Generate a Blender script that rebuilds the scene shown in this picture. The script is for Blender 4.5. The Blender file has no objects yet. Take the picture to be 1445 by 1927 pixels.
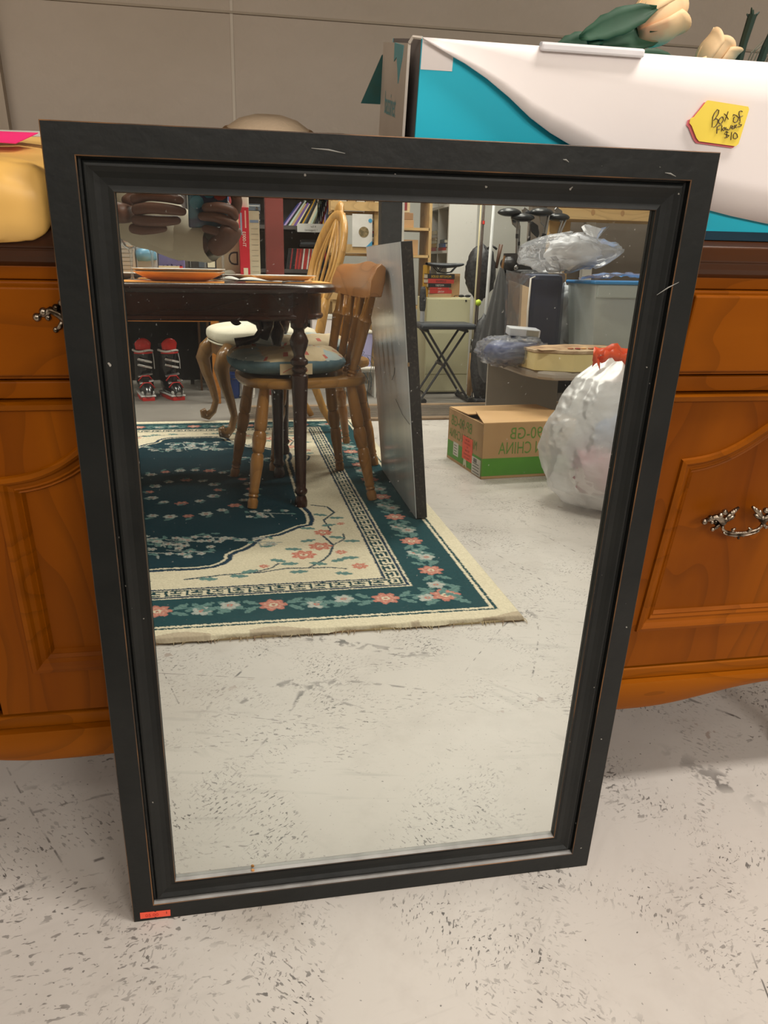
import bpy, math, random
import numpy as np
from math import sin, cos, pi, radians as R
from mathutils import Vector, Matrix, Euler, noise as mn
random.seed(7)
SC = bpy.context.scene
COL = SC.collection

# ---------------------------------------------------------------- camera
CX, CY, CZ = -0.1626, -0.6634, 0.9881
RGT = Vector((0.98262, -0.17580, 0.05962))
DWN = Vector((-0.03740, -0.50206, -0.86403))
FWD = Vector((0.18183, 0.84678, -0.49990))
cam_d = bpy.data.cameras.new('camera')
cam_d.sensor_fit = 'HORIZONTAL'; cam_d.sensor_width = 36.0
cam_d.lens = 36.0 * 1510.55 / 1445.0
cam_d.clip_start = 0.005; cam_d.clip_end = 50
cam = bpy.data.objects.new('camera', cam_d); COL.objects.link(cam)
rot = Matrix((RGT, -DWN, -FWD)).transposed()
cam.matrix_world = Matrix.Translation((CX, CY, CZ)) @ rot.to_4x4()
SC.camera = cam

# ---------------------------------------------------------------- world, lights, exposure
w = bpy.data.worlds.new('world'); SC.world = w; w.use_nodes = True
w.node_tree.nodes['Background'].inputs[0].default_value = (1.0, 0.93, 0.84, 1)
w.node_tree.nodes['Background'].inputs[1].default_value = 0.25
SC.view_settings.view_transform = 'Standard'; SC.view_settings.look = 'None'
SC.view_settings.exposure = 0.0; SC.view_settings.gamma = 1.0
SC.view_settings.use_curve_mapping = False
SC.cycles.max_bounces = 8; SC.cycles.glossy_bounces = 5; SC.cycles.transparent_max_bounces = 12
SC.cycles.sample_clamp_indirect = 4.0

def area(name, loc, sx, sy, power, col=(1.0, 0.945, 0.865), rot=(0, 0, 0)):
    l = bpy.data.lights.new(name, 'AREA'); l.shape = 'RECTANGLE'; l.size = sx; l.size_y = sy
    l.energy = power; l.color = col
    o = bpy.data.objects.new(name, l); o.location = loc; o.rotation_euler = rot; COL.objects.link(o)
    return o
LAMPS = [(-1.7, -1.50, 6), (0.95, -0.28, 46), (-1.2, -2.6, 44), (1.3, -3.1, 46), (0.1, -4.0, 50), (2.0, -4.4, 56), (-2.6, -3.6, 30)]
for i, (x, y, p) in enumerate(LAMPS):
    area('ceiling_lamp', (x, y, 2.86), 1.15, 0.26, p)

# ---------------------------------------------------------------- materials
def lin(c):
    return tuple((v / 12.92 if v <= 0.04045 else ((v + 0.055) / 1.055) ** 2.4) for v in (x / 255.0 for x in c))
MATS = {}
def mat(name, rgb, rough=0.5, metal=0.0, rgb2=None, nscale=8.0, stretch=(1, 1, 1), detail=4, bump=0.0, bscale=60.0,
        spec=0.5, coat=0.0, trans=0.0, alpha=1.0, emit=0.0, lo=0.35, hi=0.65, sub=0.0):
    if name in MATS: return MATS[name]
    m = bpy.data.materials.new(name); m.use_nodes = True; nt = m.node_tree; N = nt.nodes; L = nt.links
    b = N['Principled BSDF']; c = (*lin(rgb), 1)
    b.inputs['Base Color'].default_value = c; b.inputs['Roughness'].default_value = rough
    b.inputs['Metallic'].default_value = metal; b.inputs['Specular IOR Level'].default_value = spec
    b.inputs['Coat Weight'].default_value = coat; b.inputs['Coat Roughness'].default_value = 0.15
    b.inputs['Transmission Weight'].default_value = trans; b.inputs['Alpha'].default_value = alpha
    b.inputs['Subsurface Weight'].default_value = 0.0
    if emit: b.inputs['Emission Color'].default_value = c; b.inputs['Emission Strength'].default_value = emit
    tc = N.new('ShaderNodeTexCoord'); mp = N.new('ShaderNodeMapping'); mp.inputs['Scale'].default_value = stretch
    L.new(tc.outputs['Object'], mp.inputs[0])
    if rgb2 is None: rgb2 = tuple(v * 0.93 for v in rgb)
    nz = N.new('ShaderNodeTexNoise'); nz.inputs['Scale'].default_value = nscale; nz.inputs['Detail'].default_value = detail
    L.new(mp.outputs[0], nz.inputs['Vector'])
    cr = N.new('ShaderNodeValToRGB'); cr.color_ramp.elements[0].position = lo; cr.color_ramp.elements[1].position = hi
    cr.color_ramp.elements[0].color = c; cr.color_ramp.elements[1].color = (*lin(rgb2), 1)
    L.new(nz.outputs['Fac'], cr.inputs[0]); L.new(cr.outputs[0], b.inputs['Base Color'])
    if bump:
        n2 = N.new('ShaderNodeTexNoise'); n2.inputs['Scale'].default_value = bscale; n2.inputs['Detail'].default_value = 3
        L.new(mp.outputs[0], n2.inputs['Vector'])
        bp = N.new('ShaderNodeBump'); bp.inputs['Strength'].default_value = bump; bp.inputs['Distance'].default_value = 0.004
        L.new(n2.outputs['Fac'], bp.inputs['Height']); L.new(bp.outputs[0], b.inputs['Normal'])
    MATS[name] = m
    return m

def wood(name, rgb, rgb2, axis='x', rough=0.35, scale=9.0, coat=0.0, spec=0.4):
    if name in MATS: return MATS[name]
    st = {'x': (0.12, 1, 1), 'y': (1, 0.12, 1), 'z': (1, 1, 0.12)}[axis]
    m = mat(name, rgb, rough, rgb2=rgb2, nscale=scale, stretch=st, detail=6, coat=coat, lo=0.3, hi=0.7, spec=spec)
    nt = m.node_tree; N = nt.nodes; L = nt.links
    # cathedral figure: contour bands of a broad noise
    tc = N.new('ShaderNodeTexCoord'); mp = N.new('ShaderNodeMapping'); mp.inputs['Scale'].default_value = tuple(v * (1 if v == 1 else 2.5) for v in st)
    L.new(tc.outputs['Object'], mp.inputs[0])
    nz = N.new('ShaderNodeTexNoise'); nz.inputs['Scale'].default_value = 6.0; nz.inputs['Detail'].default_value = 1.5
    L.new(mp.outputs[0], nz.inputs['Vector'])
    mu = N.new('ShaderNodeMath'); mu.operation = 'MULTIPLY'; mu.inputs[1].default_value = 13.0; L.new(nz.outputs['Fac'], mu.inputs[0])
    fr = N.new('ShaderNodeMath'); fr.operation = 'FRACT'; L.new(mu.outputs[0], fr.inputs[0])
    cr = N.new('ShaderNodeValToRGB'); e = cr.color_ramp.elements
    e[0].position = 0.0; e[0].color = (0.62, 0.62, 0.62, 1); e[1].position = 0.35; e[1].color = (1, 1, 1, 1)
    L.new(fr.outputs[0], cr.inputs[0])
    mx = N.new('ShaderNodeMixRGB'); mx.blend_type = 'MULTIPLY'; mx.inputs[0].default_value = 0.55
    b = N['Principled BSDF']; src = b.inputs['Base Color'].links[0].from_socket
    L.new(src, mx.inputs[1]); L.new(cr.outputs[0], mx.inputs[2]); L.new(mx.outputs[0], b.inputs['Base Color'])
    return m

def clear(name, rgb=(235, 238, 240), alpha=0.3, rough=0.08, bump=0.0, bscale=12, milky=0.0, gfac=0.8):
    """thin clear plastic: transparent film that still catches highlights, with an optional milky share"""
    if name in MATS: return MATS[name]
    m = bpy.data.materials.new(name); m.use_nodes = True; nt = m.node_tree; N = nt.nodes; L = nt.links
    N.clear(); out = N.new('ShaderNodeOutputMaterial')
    tr = N.new('ShaderNodeBsdfTransparent'); tr.inputs[0].default_value = (*lin(rgb), 1)
    gl = N.new('ShaderNodeBsdfGlossy'); gl.inputs['Roughness'].default_value = rough
    df = N.new('ShaderNodeBsdfTranslucent'); df.inputs[0].default_value = (*lin(rgb), 1)
    d2 = N.new('ShaderNodeBsdfDiffuse'); d2.inputs[0].default_value = (*lin(rgb), 1)
    fr = N.new('ShaderNodeFresnel'); fr.inputs[0].default_value = 1.38
    md = N.new('ShaderNodeMixShader'); md.inputs[0].default_value = 0.4; L.new(d2.outputs[0], md.inputs[1]); L.new(df.outputs[0], md.inputs[2])
    m1 = N.new('ShaderNodeMixShader'); m1.inputs[0].default_value = milky if milky else alpha * 0.5
    L.new(tr.outputs[0], m1.inputs[1]); L.new(md.outputs[0], m1.inputs[2])
    ad = N.new('ShaderNodeMath'); ad.operation = 'MULTIPLY'; ad.inputs[1].default_value = gfac; L.new(fr.outputs[0], ad.inputs[0])
    m2 = N.new('ShaderNodeMixShader'); L.new(ad.outputs[0], m2.inputs[0]); L.new(m1.outputs[0], m2.inputs[1]); L.new(gl.outputs[0], m2.inputs[2])
    if bump:
        n2 = N.new('ShaderNodeTexNoise'); n2.inputs['Scale'].default_value = bscale; n2.inputs['Distortion'].default_value = 1.2
        tc = N.new('ShaderNodeTexCoord'); L.new(tc.outputs['Object'], n2.inputs['Vector'])
        bp = N.new('ShaderNodeBump'); bp.inputs['Strength'].default_value = bump; bp.inputs['Distance'].default_value = 0.008
        L.new(n2.outputs['Fac'], bp.inputs['Height'])
        for s in (gl, d2): L.new(bp.outputs[0], s.inputs['Normal'])
        L.new(bp.outputs[0], fr.inputs['Normal'])
    L.new(m2.outputs[0], out.inputs[0]); MATS[name] = m
    return m

# ---------------------------------------------------------------- geometry helpers
class G:
    """collects shapes that become ONE mesh"""
    def __init__(s): s.v = []; s.f = []; s.m = []; s.T = Matrix.Identity(4); s.mi = 0
    def add(s, vs, fs):
        b = len(s.v); s.v += [tuple(s.T @ Vector(v)) for v in vs]
        s.f += [tuple(b + i for i in f) for f in fs]; s.m += [s.mi] * len(fs); return s
    def box(s, x0, x1, y0, y1, z0, z1):
        vs = [(x, y, z) for z in (z0, z1) for y in (y0, y1) for x in (x0, x1)]
        return s.add(vs, [(0, 2, 3, 1), (4, 5, 7, 6), (0, 1, 5, 4), (2, 6, 7, 3), (0, 4, 6, 2), (1, 3, 7, 5)])
    def cbox(s, c, d, r=None):
        o = s.T
        s.T = o @ Matrix.Translation(c) @ (Euler(r).to_matrix().to_4x4() if r else Matrix.Identity(4))
        s.box(-d[0] / 2, d[0] / 2, -d[1] / 2, d[1] / 2, -d[2] / 2, d[2] / 2); s.T = o; return s
    def tube(s, pts, rad, n=8, cap=True, flat=1.0, up=None):
        pts = [Vector(p) for p in pts]; k = len(pts)
        if not hasattr(rad, '__len__'): rad = [rad] * k
        vs = []; prev = None
        for i, p in enumerate(pts):
            d = (pts[min(i + 1, k - 1)] - pts[max(i - 1, 0)]).normalized()
            if prev is None:
                u = Vector(up) if up else (Vector((0, 0, 1)) if abs(d.z) < 0.9 else Vector((1, 0, 0)))
            else: u = prev
            a = d.cross(u).normalized(); bb = a.cross(d).normalized(); prev = bb
            for j in range(n):
                t = 2 * pi * j / n; vs.append(p + a * (rad[i] * cos(t)) + bb * (rad[i] * flat * sin(t)))
        fs = [(i * n + j, i * n + (j + 1) % n, (i + 1) * n + (j + 1) % n, (i + 1) * n + j) for i in range(k - 1) for j in range(n)]
        if cap: fs += [tuple(range(n - 1, -1, -1)), tuple((k - 1) * n + j for j in range(n))]
        return s.add(vs, fs)
    def lathe(s, prof, n=20, c=(0, 0, 0)):
        vs = []; k = len(prof)
        for r, z in prof:
            for j in range(n): vs.append((c[0] + r * cos(2 * pi * j / n), c[1] + r * sin(2 * pi * j / n), c[2] + z))
        fs = [(i * n + j, i * n + (j + 1) % n, (i + 1) * n + (j + 1) % n, (i + 1) * n + j) for i in range(k - 1) for j in range(n)]
        if prof[0][0] > 1e-5: fs.append(tuple(range(n - 1, -1, -1)))
        if prof[-1][0] > 1e-5: fs.append(tuple((k - 1) * n + j for j in range(n)))
        return s.add(vs, fs)
    def turn(s, p0, p1, prof, n=12):
        """turned spindle: prof = [(t along 0..1, radius)]"""
        p0 = Vector(p0); p1 = Vector(p1)
        return s.tube([p0.lerp(p1, t) for t, r in prof], [r for t, r in prof], n)
    def prism(s, poly, a0, a1, axis='y'):
        n = len(poly)
        def P(u, v, a): return {'y': (u, a, v), 'x': (a, u, v), 'z': (u, v, a)}[axis]
        vs = [P(u, v, a0) for u, v in poly] + [P(u, v, a1) for u, v in poly]
        fs = [tuple(range(n)), tuple(range(2 * n - 1, n - 1, -1))] + [(i, i + n, (i + 1) % n + n, (i + 1) % n) for i in range(n)]
        return s.add(vs, fs)
    def ball(s, c, r, n=12, m=8, fn=None):
        if not hasattr(r, '__len__'): r = (r, r, r)
        vs = []
        for i in range(m + 1):
            t = pi * i / m
            for j in range(n):
                p = 2 * pi * j / n; d = Vector((sin(t) * cos(p), sin(t) * sin(p), cos(t)))
                k = fn(d) if fn else 1.0
                vs.append((c[0] + r[0] * d.x * k, c[1] + r[1] * d.y * k, c[2] + r[2] * d.z * k))
        fs = [(i * n + j, (i + 1) * n + j, (i + 1) * n + (j + 1) % n, i * n + (j + 1) % n) for i in range(m) for j in range(n)]
        return s.add(vs, fs)
    def grid(s, nu, nv, fn):
        vs = [fn(i / nu, j / nv) for i in range(nu + 1) for j in range(nv + 1)]
        k = nv + 1
        return s.add(vs, [(i * k + j, (i + 1) * k + j, (i + 1) * k + j + 1, i * k + j + 1) for i in range(nu) for j in range(nv)])
    def mesh(s, name, mats):
        me = bpy.data.meshes.new(name); me.from_pydata(s.v, [], s.f)
        for m in (mats if isinstance(mats, (list, tuple)) else [mats]): me.materials.append(m)
        if any(s.m): me.polygons.foreach_set('material_index', s.m)
        me.validate(); me.update(); return me
    def build(s, name, mats, parent=None, smooth=False, bevel=0.0, loc=None, rot=None, solid=0.0, sub=0, recalc=True):
        import bmesh
        me = s.mesh(name, mats)
        if recalc:
            bm = bmesh.new(); bm.from_mesh(me); bmesh.ops.remove_doubles(bm, verts=bm.verts, dist=1e-6)
            bmesh.ops.recalc_face_normals(bm, faces=bm.faces); bm.to_mesh(me); bm.free()
        if smooth:
            for p in me.polygons: p.use_smooth = True
        o = bpy.data.objects.new(name, me); COL.objects.link(o)
        if parent: o.parent = parent
        if loc: o.location = loc
        if rot: o.rotation_euler = rot
        if smooth == 2:
            me.set_sharp_from_angle(angle=R(38))
        if solid:
            k = o.modifiers.new('solid', 'SOLIDIFY'); k.thickness = solid; k.offset = 0
        if bevel:
            k = o.modifiers.new('bevel', 'BEVEL'); k.width = bevel; k.segments = 2; k.limit_method = 'ANGLE'
        if sub:
            k = o.modifiers.new('sub', 'SUBSURF'); k.levels = sub; k.render_levels = sub
        return o

def tag(o, label, cat, group=None, kind=None):
    o['label'] = label; o['category'] = cat
    if group: o['group'] = group
    if kind: o['kind'] = kind
    return o
def thing(name, label, cat, loc=(0, 0, 0), rz=0.0, group=None, rot=None):
    o = bpy.data.objects.new(name, None); COL.objects.link(o); o.empty_display_size = 0.05
    o.location = loc; o.rotation_euler = rot if rot else (0, 0, rz)
    return tag(o, label, cat, group)
def struct(o): o['kind'] = 'structure'; return o
def dup(root, loc, rz, label, group=None):
    r = root.copy(); COL.objects.link(r); r.location = loc; r.rotation_euler = (0, 0, rz); r['label'] = label
    if group: r['group'] = group
    for ch in list(root.children):
        c = ch.copy(); COL.objects.link(c); c.parent = r
        for g in ch.children:
            d = g.copy(); COL.objects.link(d); d.parent = c
    return r
def text(s, size, m, parent, loc, rot, name='lettering', sx=1.0, align='LEFT', off=0.0):
    c = bpy.data.curves.new(name, 'FONT'); c.body = s; c.size = size; c.align_x = align; c.resolution_u = 3; c.offset = off
    c.materials.append(m)
    k = bpy.data.objects.new(name, c); COL.objects.link(k); bpy.context.view_layer.update()
    me = bpy.data.meshes.new_from_object(k); bpy.data.objects.remove(k)
    o = bpy.data.objects.new(name, me); COL.objects.link(o); o.parent = parent; o.location = loc; o.rotation_euler = rot; o.scale.x = sx
    if len(s) > 1: o['kind'] = 'stuff'
    return o
FACE_S = (R(90), 0, 0)          # reads from the -y side
FACE_N = (R(90), 0, R(180))     # reads from the +y side (towards the mirror)
FACE_W = (R(90), 0, R(-90))     # reads from the -x side
ORD = 'first second third fourth fifth sixth seventh eighth ninth tenth eleventh twelfth thirteenth fourteenth fifteenth sixteenth seventeenth eighteenth nineteenth twentieth'.split()
ORD += ['twenty-' + q for q in ORD[:9]]
def fbm(x, y, z=0.0, o=4): return mn.fractal(Vector((x, y, z)), 0.7, 2.0, o)

# ---------------------------------------------------------------- floor material: grey paint with black scuffs
def floor_mat():
    m = bpy.data.materials.new('painted_concrete'); m.use_nodes = True; nt = m.node_tree; N = nt.nodes; L = nt.links
    b = N['Principled BSDF']; b.inputs['Specular IOR Level'].default_value = 0.5
    tc = N.new('ShaderNodeTexCoord')
    def noise(scale, st=(1, 1, 1), rz=0, detail=3, dist=0.0, off=(0, 0, 0), rough=0.5):
        mp = N.new('ShaderNodeMapping'); mp.inputs['Rotation'].default_value = (0, 0, R(rz)); mp.inputs['Location'].default_value = off
        mp2 = N.new('ShaderNodeMapping'); mp2.inputs['Scale'].default_value = st
        L.new(tc.outputs['Object'], mp.inputs[0]); L.new(mp.outputs[0], mp2.inputs[0])
        n = N.new('ShaderNodeTexNoise'); n.inputs['Scale'].default_value = scale; n.inputs['Detail'].default_value = detail
        n.inputs['Distortion'].default_value = dist; n.inputs['Roughness'].default_value = rough
        L.new(mp2.outputs[0], n.inputs['Vector']); return n.outputs['Fac']
    def ramp(v, lo, hi):
        r = N.new('ShaderNodeMapRange'); r.inputs[1].default_value = lo; r.inputs[2].default_value = hi; L.new(v, r.inputs[0]); return r.outputs[0]
    def mul(a, c):
        x = N.new('ShaderNodeMath'); x.operation = 'MULTIPLY'; L.new(a, x.inputs[0])
        if isinstance(c, float): x.inputs[1].default_value = c
        else: L.new(c, x.inputs[1])
        return x.outputs[0]
    def mx(a, c):
        x = N.new('ShaderNodeMath'); x.operation = 'MAXIMUM'; L.new(a, x.inputs[0]); L.new(c, x.inputs[1]); return x.outputs[0]
    def mix(f, a, c):
        x = N.new('ShaderNodeMixRGB'); L.new(f, x.inputs[0])
        for i, q in ((1, a), (2, c)):
            if isinstance(q, tuple): x.inputs[i].default_value = (*lin(q), 1)
            else: L.new(q, x.inputs[i])
        return x.outputs[0]
    base = mix(ramp(noise(1.3, detail=4), 0.35, 0.65), (192, 186, 180), (202, 195, 188))
    base = mix(mul(ramp(noise(7, detail=5, rough=0.7), 0.5, 0.75), 0.5), base, (178, 170, 163))
    # blotches that catch colour, smears
    base = mix(mul(ramp(noise(3.1, detail=6, dist=0.8, off=(4, 2, 0)), 0.60, 0.74), 0.35), base, (150, 136, 122))
    sm = mul(ramp(noise(38, (1, 0.16, 1), 40, 3, 0.3), 0.60, 0.74), ramp(noise(2.6, off=(1, 7, 0)), 0.47, 0.60))
    base = mix(mul(sm, 0.28), base, (130, 124, 118))
    sm2 = mul(ramp(noise(42, (0.14, 1, 1), -12, 3, 0.3, off=(3, 3, 0)), 0.60, 0.72), ramp(noise(2.2, off=(5, 1, 0)), 0.46, 0.60))
    base = mix(mul(sm2, 0.25), base, (122, 117, 113))
    # chips and dashes of black, in clusters
    c1 = mul(ramp(noise(190, (1, 0.5, 1), 28, 2, 0.5, rough=0.6), 0.60, 0.64), ramp(noise(7.5, (1, .4, 1), -50, detail=3), 0.52, 0.62))
    c2 = mul(ramp(noise(160, (0.42, 1, 1), -8, 2, 0.5, off=(2, 5, 0), rough=0.6), 0.60, 0.64), ramp(noise(6.5, (.4, 1, 1), 12, detail=3, off=(9, 4, 0)), 0.53, 0.62))
    c3 = mul(ramp(noise(230, (1, 0.4, 1), -48, 2, 0.5, off=(7, 5, 0)), 0.595, 0.64), ramp(noise(6.0, (1, .5, 1), 30, detail=3, off=(2, 9, 0)), 0.52, 0.62))
    c5 = mul(ramp(noise(80, (1, 0.6, 1), 65, 3, 0.9, off=(4, 4, 0), rough=0.7), 0.66, 0.68), ramp(noise(3.3, detail=2, off=(3, 2, 0)), 0.56, 0.62))
    c4 = mx(ramp(noise(150, detail=1, off=(6, 6, 0)), 0.74, 0.77), c5)
    # long hairline scratches: iso-lines of stretched noise, broken up
    def hair(rz, off, sc=2.2):
        v = noise(sc, (1, 0.12, 1), rz, 1, 0, off=off)
        a = N.new('ShaderNodeMath'); a.operation = 'SUBTRACT'; L.new(v, a.inputs[0]); a.inputs[1].default_value = 0.5
        q = N.new('ShaderNodeMath'); q.operation = 'ABSOLUTE'; L.new(a.outputs[0], q.inputs[0])
        r = ramp(q.outputs[0], 0.0022, 0.0008)
        return mul(mul(r, ramp(noise(40, off=off), 0.48, 0.55)), ramp(noise(1.7, off=(off[1], off[0], 0)), 0.50, 0.56))
    h = mx(mx(hair(18, (1, 1, 0)), hair(-35, (4, 8, 0))), mx(hair(62, (8, 3, 0), 3.0), hair(80, (3, 6, 0))))
    marks = mx(mx(mx(c1, c2), mx(c3, c4)), h)
    op = N.new('ShaderNodeMapRange'); op.inputs[1].default_value = 0.35; op.inputs[2].default_value = 0.62; op.inputs[3].default_value = 0.30; op.inputs[4].default_value = 0.85
    L.new(noise(14, detail=2, off=(8, 8, 0)), op.inputs[0])
    col = mix(mul(marks, op.outputs[0]), base, (52, 47, 45))
    # bare reddish chips
    col = mix(mul(mul(ramp(noise(30, detail=4, off=(1, 2, 0)), 0.66, 0.70), ramp(noise(2.0, off=(5, 5, 0)), 0.55, 0.6)), 0.6), col, (140, 118, 105))
    L.new(col, b.inputs['Base Color'])
    rr = N.new('ShaderNodeMapRange'); rr.inputs[3].default_value = 0.30; rr.inputs[4].default_value = 0.50
    L.new(noise(5, detail=5), rr.inputs[0]); L.new(rr.outputs[0], b.inputs['Roughness'])
    bp = N.new('ShaderNodeBump'); bp.inputs['Strength'].default_value = 0.25; bp.inputs['Distance'].default_value = 0.002
    L.new(noise(9, detail=5), bp.inputs['Height']); L.new(bp.outputs[0], b.inputs['Normal'])
    return m

WALLC = mat('wall_paint', (178, 164, 150), 0.85, rgb2=(168, 154, 138), nscale=2.5, bump=0.35, bscale=45)
WHITE_WALL = mat('white_wall_paint', (205, 203, 196), 0.8, rgb2=(190, 188, 180), nscale=1.5, bump=0.1)
CEIL = mat('ceiling_paint', (200, 196, 188), 0.9, nscale=2)
X0, X1, Y0, Y1, ZC = -3.6, 3.9, -6.6, 0.66, 2.95
struct(G().box(X0, X1, Y0, Y1, -0.05, 0).build('floor', floor_mat()))
struct(G().box(X0, X1, Y0, -3.452, 0.0002, 0.0012).build('floor_rear', mat('rear_floor_grey', (132, 127, 120), 0.6, rgb2=(116, 111, 104), nscale=2.5, detail=6)))  # darker grey slab over the floor beyond the rug
struct(G().box(X0, X1, Y1, Y1 + 0.08, 0, ZC).build('wall_north', WALLC))
struct(G().box(X0, X1, Y0 - 0.08, Y0, 0, ZC).build('wall_south', WHITE_WALL))
struct(G().box(X1, X1 + 0.08, Y0, Y1, 0, ZC).build('wall_east', WHITE_WALL))
struct(G().box(X0 - 0.08, X0, Y0, Y1, 0, ZC).build('wall_west', WHITE_WALL))
struct(G().box(X0, X1, Y0, Y1, ZC, ZC + 0.05).build('ceiling', CEIL))
# wall behind the sideboard: a batten at the left and joint lines of the board cladding
tm = mat('batten_paint', (168, 152, 134), 0.8)
struct(G().box(-0.53, -0.452, Y1 - 0.018, Y1, 0, 1.34).build('trim_1', tm))
jm = mat('joint_filler', (194, 182, 166), 0.85)
struct(G().box(-0.1445, -0.1405, Y1 - 0.0012, Y1, 0, 1.34).build('trim_2', jm))
struct(G().box(-0.45, 1.6, Y1 - 0.002, Y1, 1.0165, 1.0195).build('trim_3', mat('seam_line', (160, 146, 128), 0.85), rot=None))  # slightly darker seam line across the wall

sh = thing('unseen_shade_shelf', 'unseen wooden shelf added above the sideboard to shade the upper wall', 'shelf', (0.1, Y1, 1.34))  # added out of view so that the upper wall falls into shade
G().box(-1.5, 1.7, -0.42, -0.001, 0, 0.03).build('board', mat('shelf_board', (150, 130, 104), 0.6), sh)
for x in (-1.2, 0.1, 1.4): G().prism([(-0.40, -0.001), (-0.001, -0.001), (-0.001, -0.24), (-0.03, -0.24)], x - 0.012, x + 0.012, 'x').build('bracket', mat('grey_steel', (110, 108, 105), 0.5), sh)

lampm = mat('lamp_housing', (225, 225, 220), 0.4); diff = mat('lamp_diffuser', (255, 244, 225), 0.5, emit=2.2)
for i, (x, y, p) in enumerate(LAMPS):
    where = ['over the floor to the left of the leaning mirror', 'over the floor to the right of the leaning mirror', 'above the left part of the oriental rug',
             'above the grey desk with the plastic bags', 'above the magazine shelves', 'above the golf bag corner', 'near the left wall beyond the dining table'][i]
    t = thing('ceiling_light', 'fluorescent ceiling light ' + where, 'light', (x, y, ZC), group='fluorescent ceiling lights')
    G().box(-0.62, 0.62, -0.17, 0.17, -0.055, -0.001).build('housing', lampm, t, bevel=0.004)
    G().box(-0.58, 0.58, -0.13, 0.13, -0.062, -0.0555).build('diffuser', diff, t)

# ---------------------------------------------------------------- the leaning mirror
TH = 0.1169; MW, MH, MT = 0.62, 0.9267, 0.022
def black_wood():
    m = mat('worn_black_paint', (19, 21, 21), 0.42, rgb2=(27, 28, 27), nscale=14, stretch=(1, 1, 1), bump=0.12, bscale=70, coat=0.0, spec=0.32)
    nt = m.node_tree; N = nt.nodes; L = nt.links; b = N['Principled BSDF']
    ge = N.new('ShaderNodeNewGeometry'); cr = N.new('ShaderNodeMapRange'); cr.inputs[1].default_value = 0.53; cr.inputs[2].default_value = 0.60
    L.new(ge.outputs['Pointiness'], cr.inputs[0])
    tc = N.new('ShaderNodeTexCoord')
    # tiny pale nicks
    n3 = N.new('ShaderNodeTexNoise'); n3.inputs['Scale'].default_value = 130; n3.inputs['Detail'].default_value = 1; L.new(tc.outputs['Object'], n3.inputs['Vector'])
    c3 = N.new('ShaderNodeMapRange'); c3.inputs[1].default_value = 0.79; c3.inputs[2].default_value = 0.81; L.new(n3.outputs['Fac'], c3.inputs[0])
    src = b.inputs['Base Color'].links[0].from_socket
    m2 = N.new('ShaderNodeMixRGB'); m2.inputs[2].default_value = (*lin((150, 145, 138)), 1); L.new(c3.outputs[0], m2.inputs[0]); L.new(src, m2.inputs[1])
    L.new(m2.outputs[0], b.inputs['Base Color'])
    return m
BW = black_wood()
WORN = mat('worn_edge', (62, 44, 28), 0.5, rgb2=(124, 84, 46), nscale=9, stretch=(1, 1, 1), detail=8, lo=0.48, hi=0.62)
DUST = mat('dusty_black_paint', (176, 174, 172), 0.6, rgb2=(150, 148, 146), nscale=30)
mirror = thing('leaning_mirror', 'large black framed mirror standing on the floor leaning against the wooden sideboard', 'mirror', (0, 0, 0), rot=(-TH, 0, 0))
PROF = [(0.0, MT), (0.0, 0.0008), (0.0008, 0.0), (0.0255, 0.0), (0.0265, 0.0007), (0.0268, 0.0075), (0.0288, 0.0080), (0.0305, 0.0050), (0.0315, 0.0042),
        (0.0335, 0.0040), (0.0348, 0.0048), (0.038, 0.0068), (0.043, 0.0085), (0.049, 0.0088), (0.0525, 0.0072), (0.0540, 0.0066), (0.0546, 0.0074), (0.0550, 0.0145), (0.0550, MT)]
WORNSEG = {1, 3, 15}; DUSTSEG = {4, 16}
def rail(a, b, ia, ib, nm):
    """mitred moulding from outer corner a to b; ia, ib point inwards along the mitre"""
    g = G(); n = len(PROF); a = Vector(a); b = Vector(b); ia = Vector(ia); ib = Vector(ib); K = 24
    for k in range(K + 1):
        t = k / K
        for s, d in PROF:
            p = (a + ia * s).lerp(b + ib * s, t)
            z = p.y
            if d > 0.01 and p.y < 0.0005: z += 0.0026
            g.v.append((p.x, d, z))
    for k in range(K):
        for j in range(n - 1):
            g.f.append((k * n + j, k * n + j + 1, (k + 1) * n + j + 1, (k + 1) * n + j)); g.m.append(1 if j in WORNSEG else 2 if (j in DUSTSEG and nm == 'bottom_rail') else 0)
        g.f.append((k * n + n - 1, k * n, (k + 1) * n, (k + 1) * n + n - 1)); g.m.append(0)
    g.f.append(tuple(range(n))); g.f.append(tuple(K * n + j for j in range(n - 1, -1, -1))); g.m += [0, 0]
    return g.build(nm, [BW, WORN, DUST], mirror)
h = MW / 2
rail((-h, MH), (h, MH), (1, -1), (-1, -1), 'top_rail')
rail((-h, 0), (h, 0), (1, 1), (-1, 1), 'bottom_rail')
rail((-h, 0), (-h, MH), (1, 1), (1, -1), 'side_rail')
rail((h, 0), (h, MH), (-1, 1), (-1, -1), 'side_rail')
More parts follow.
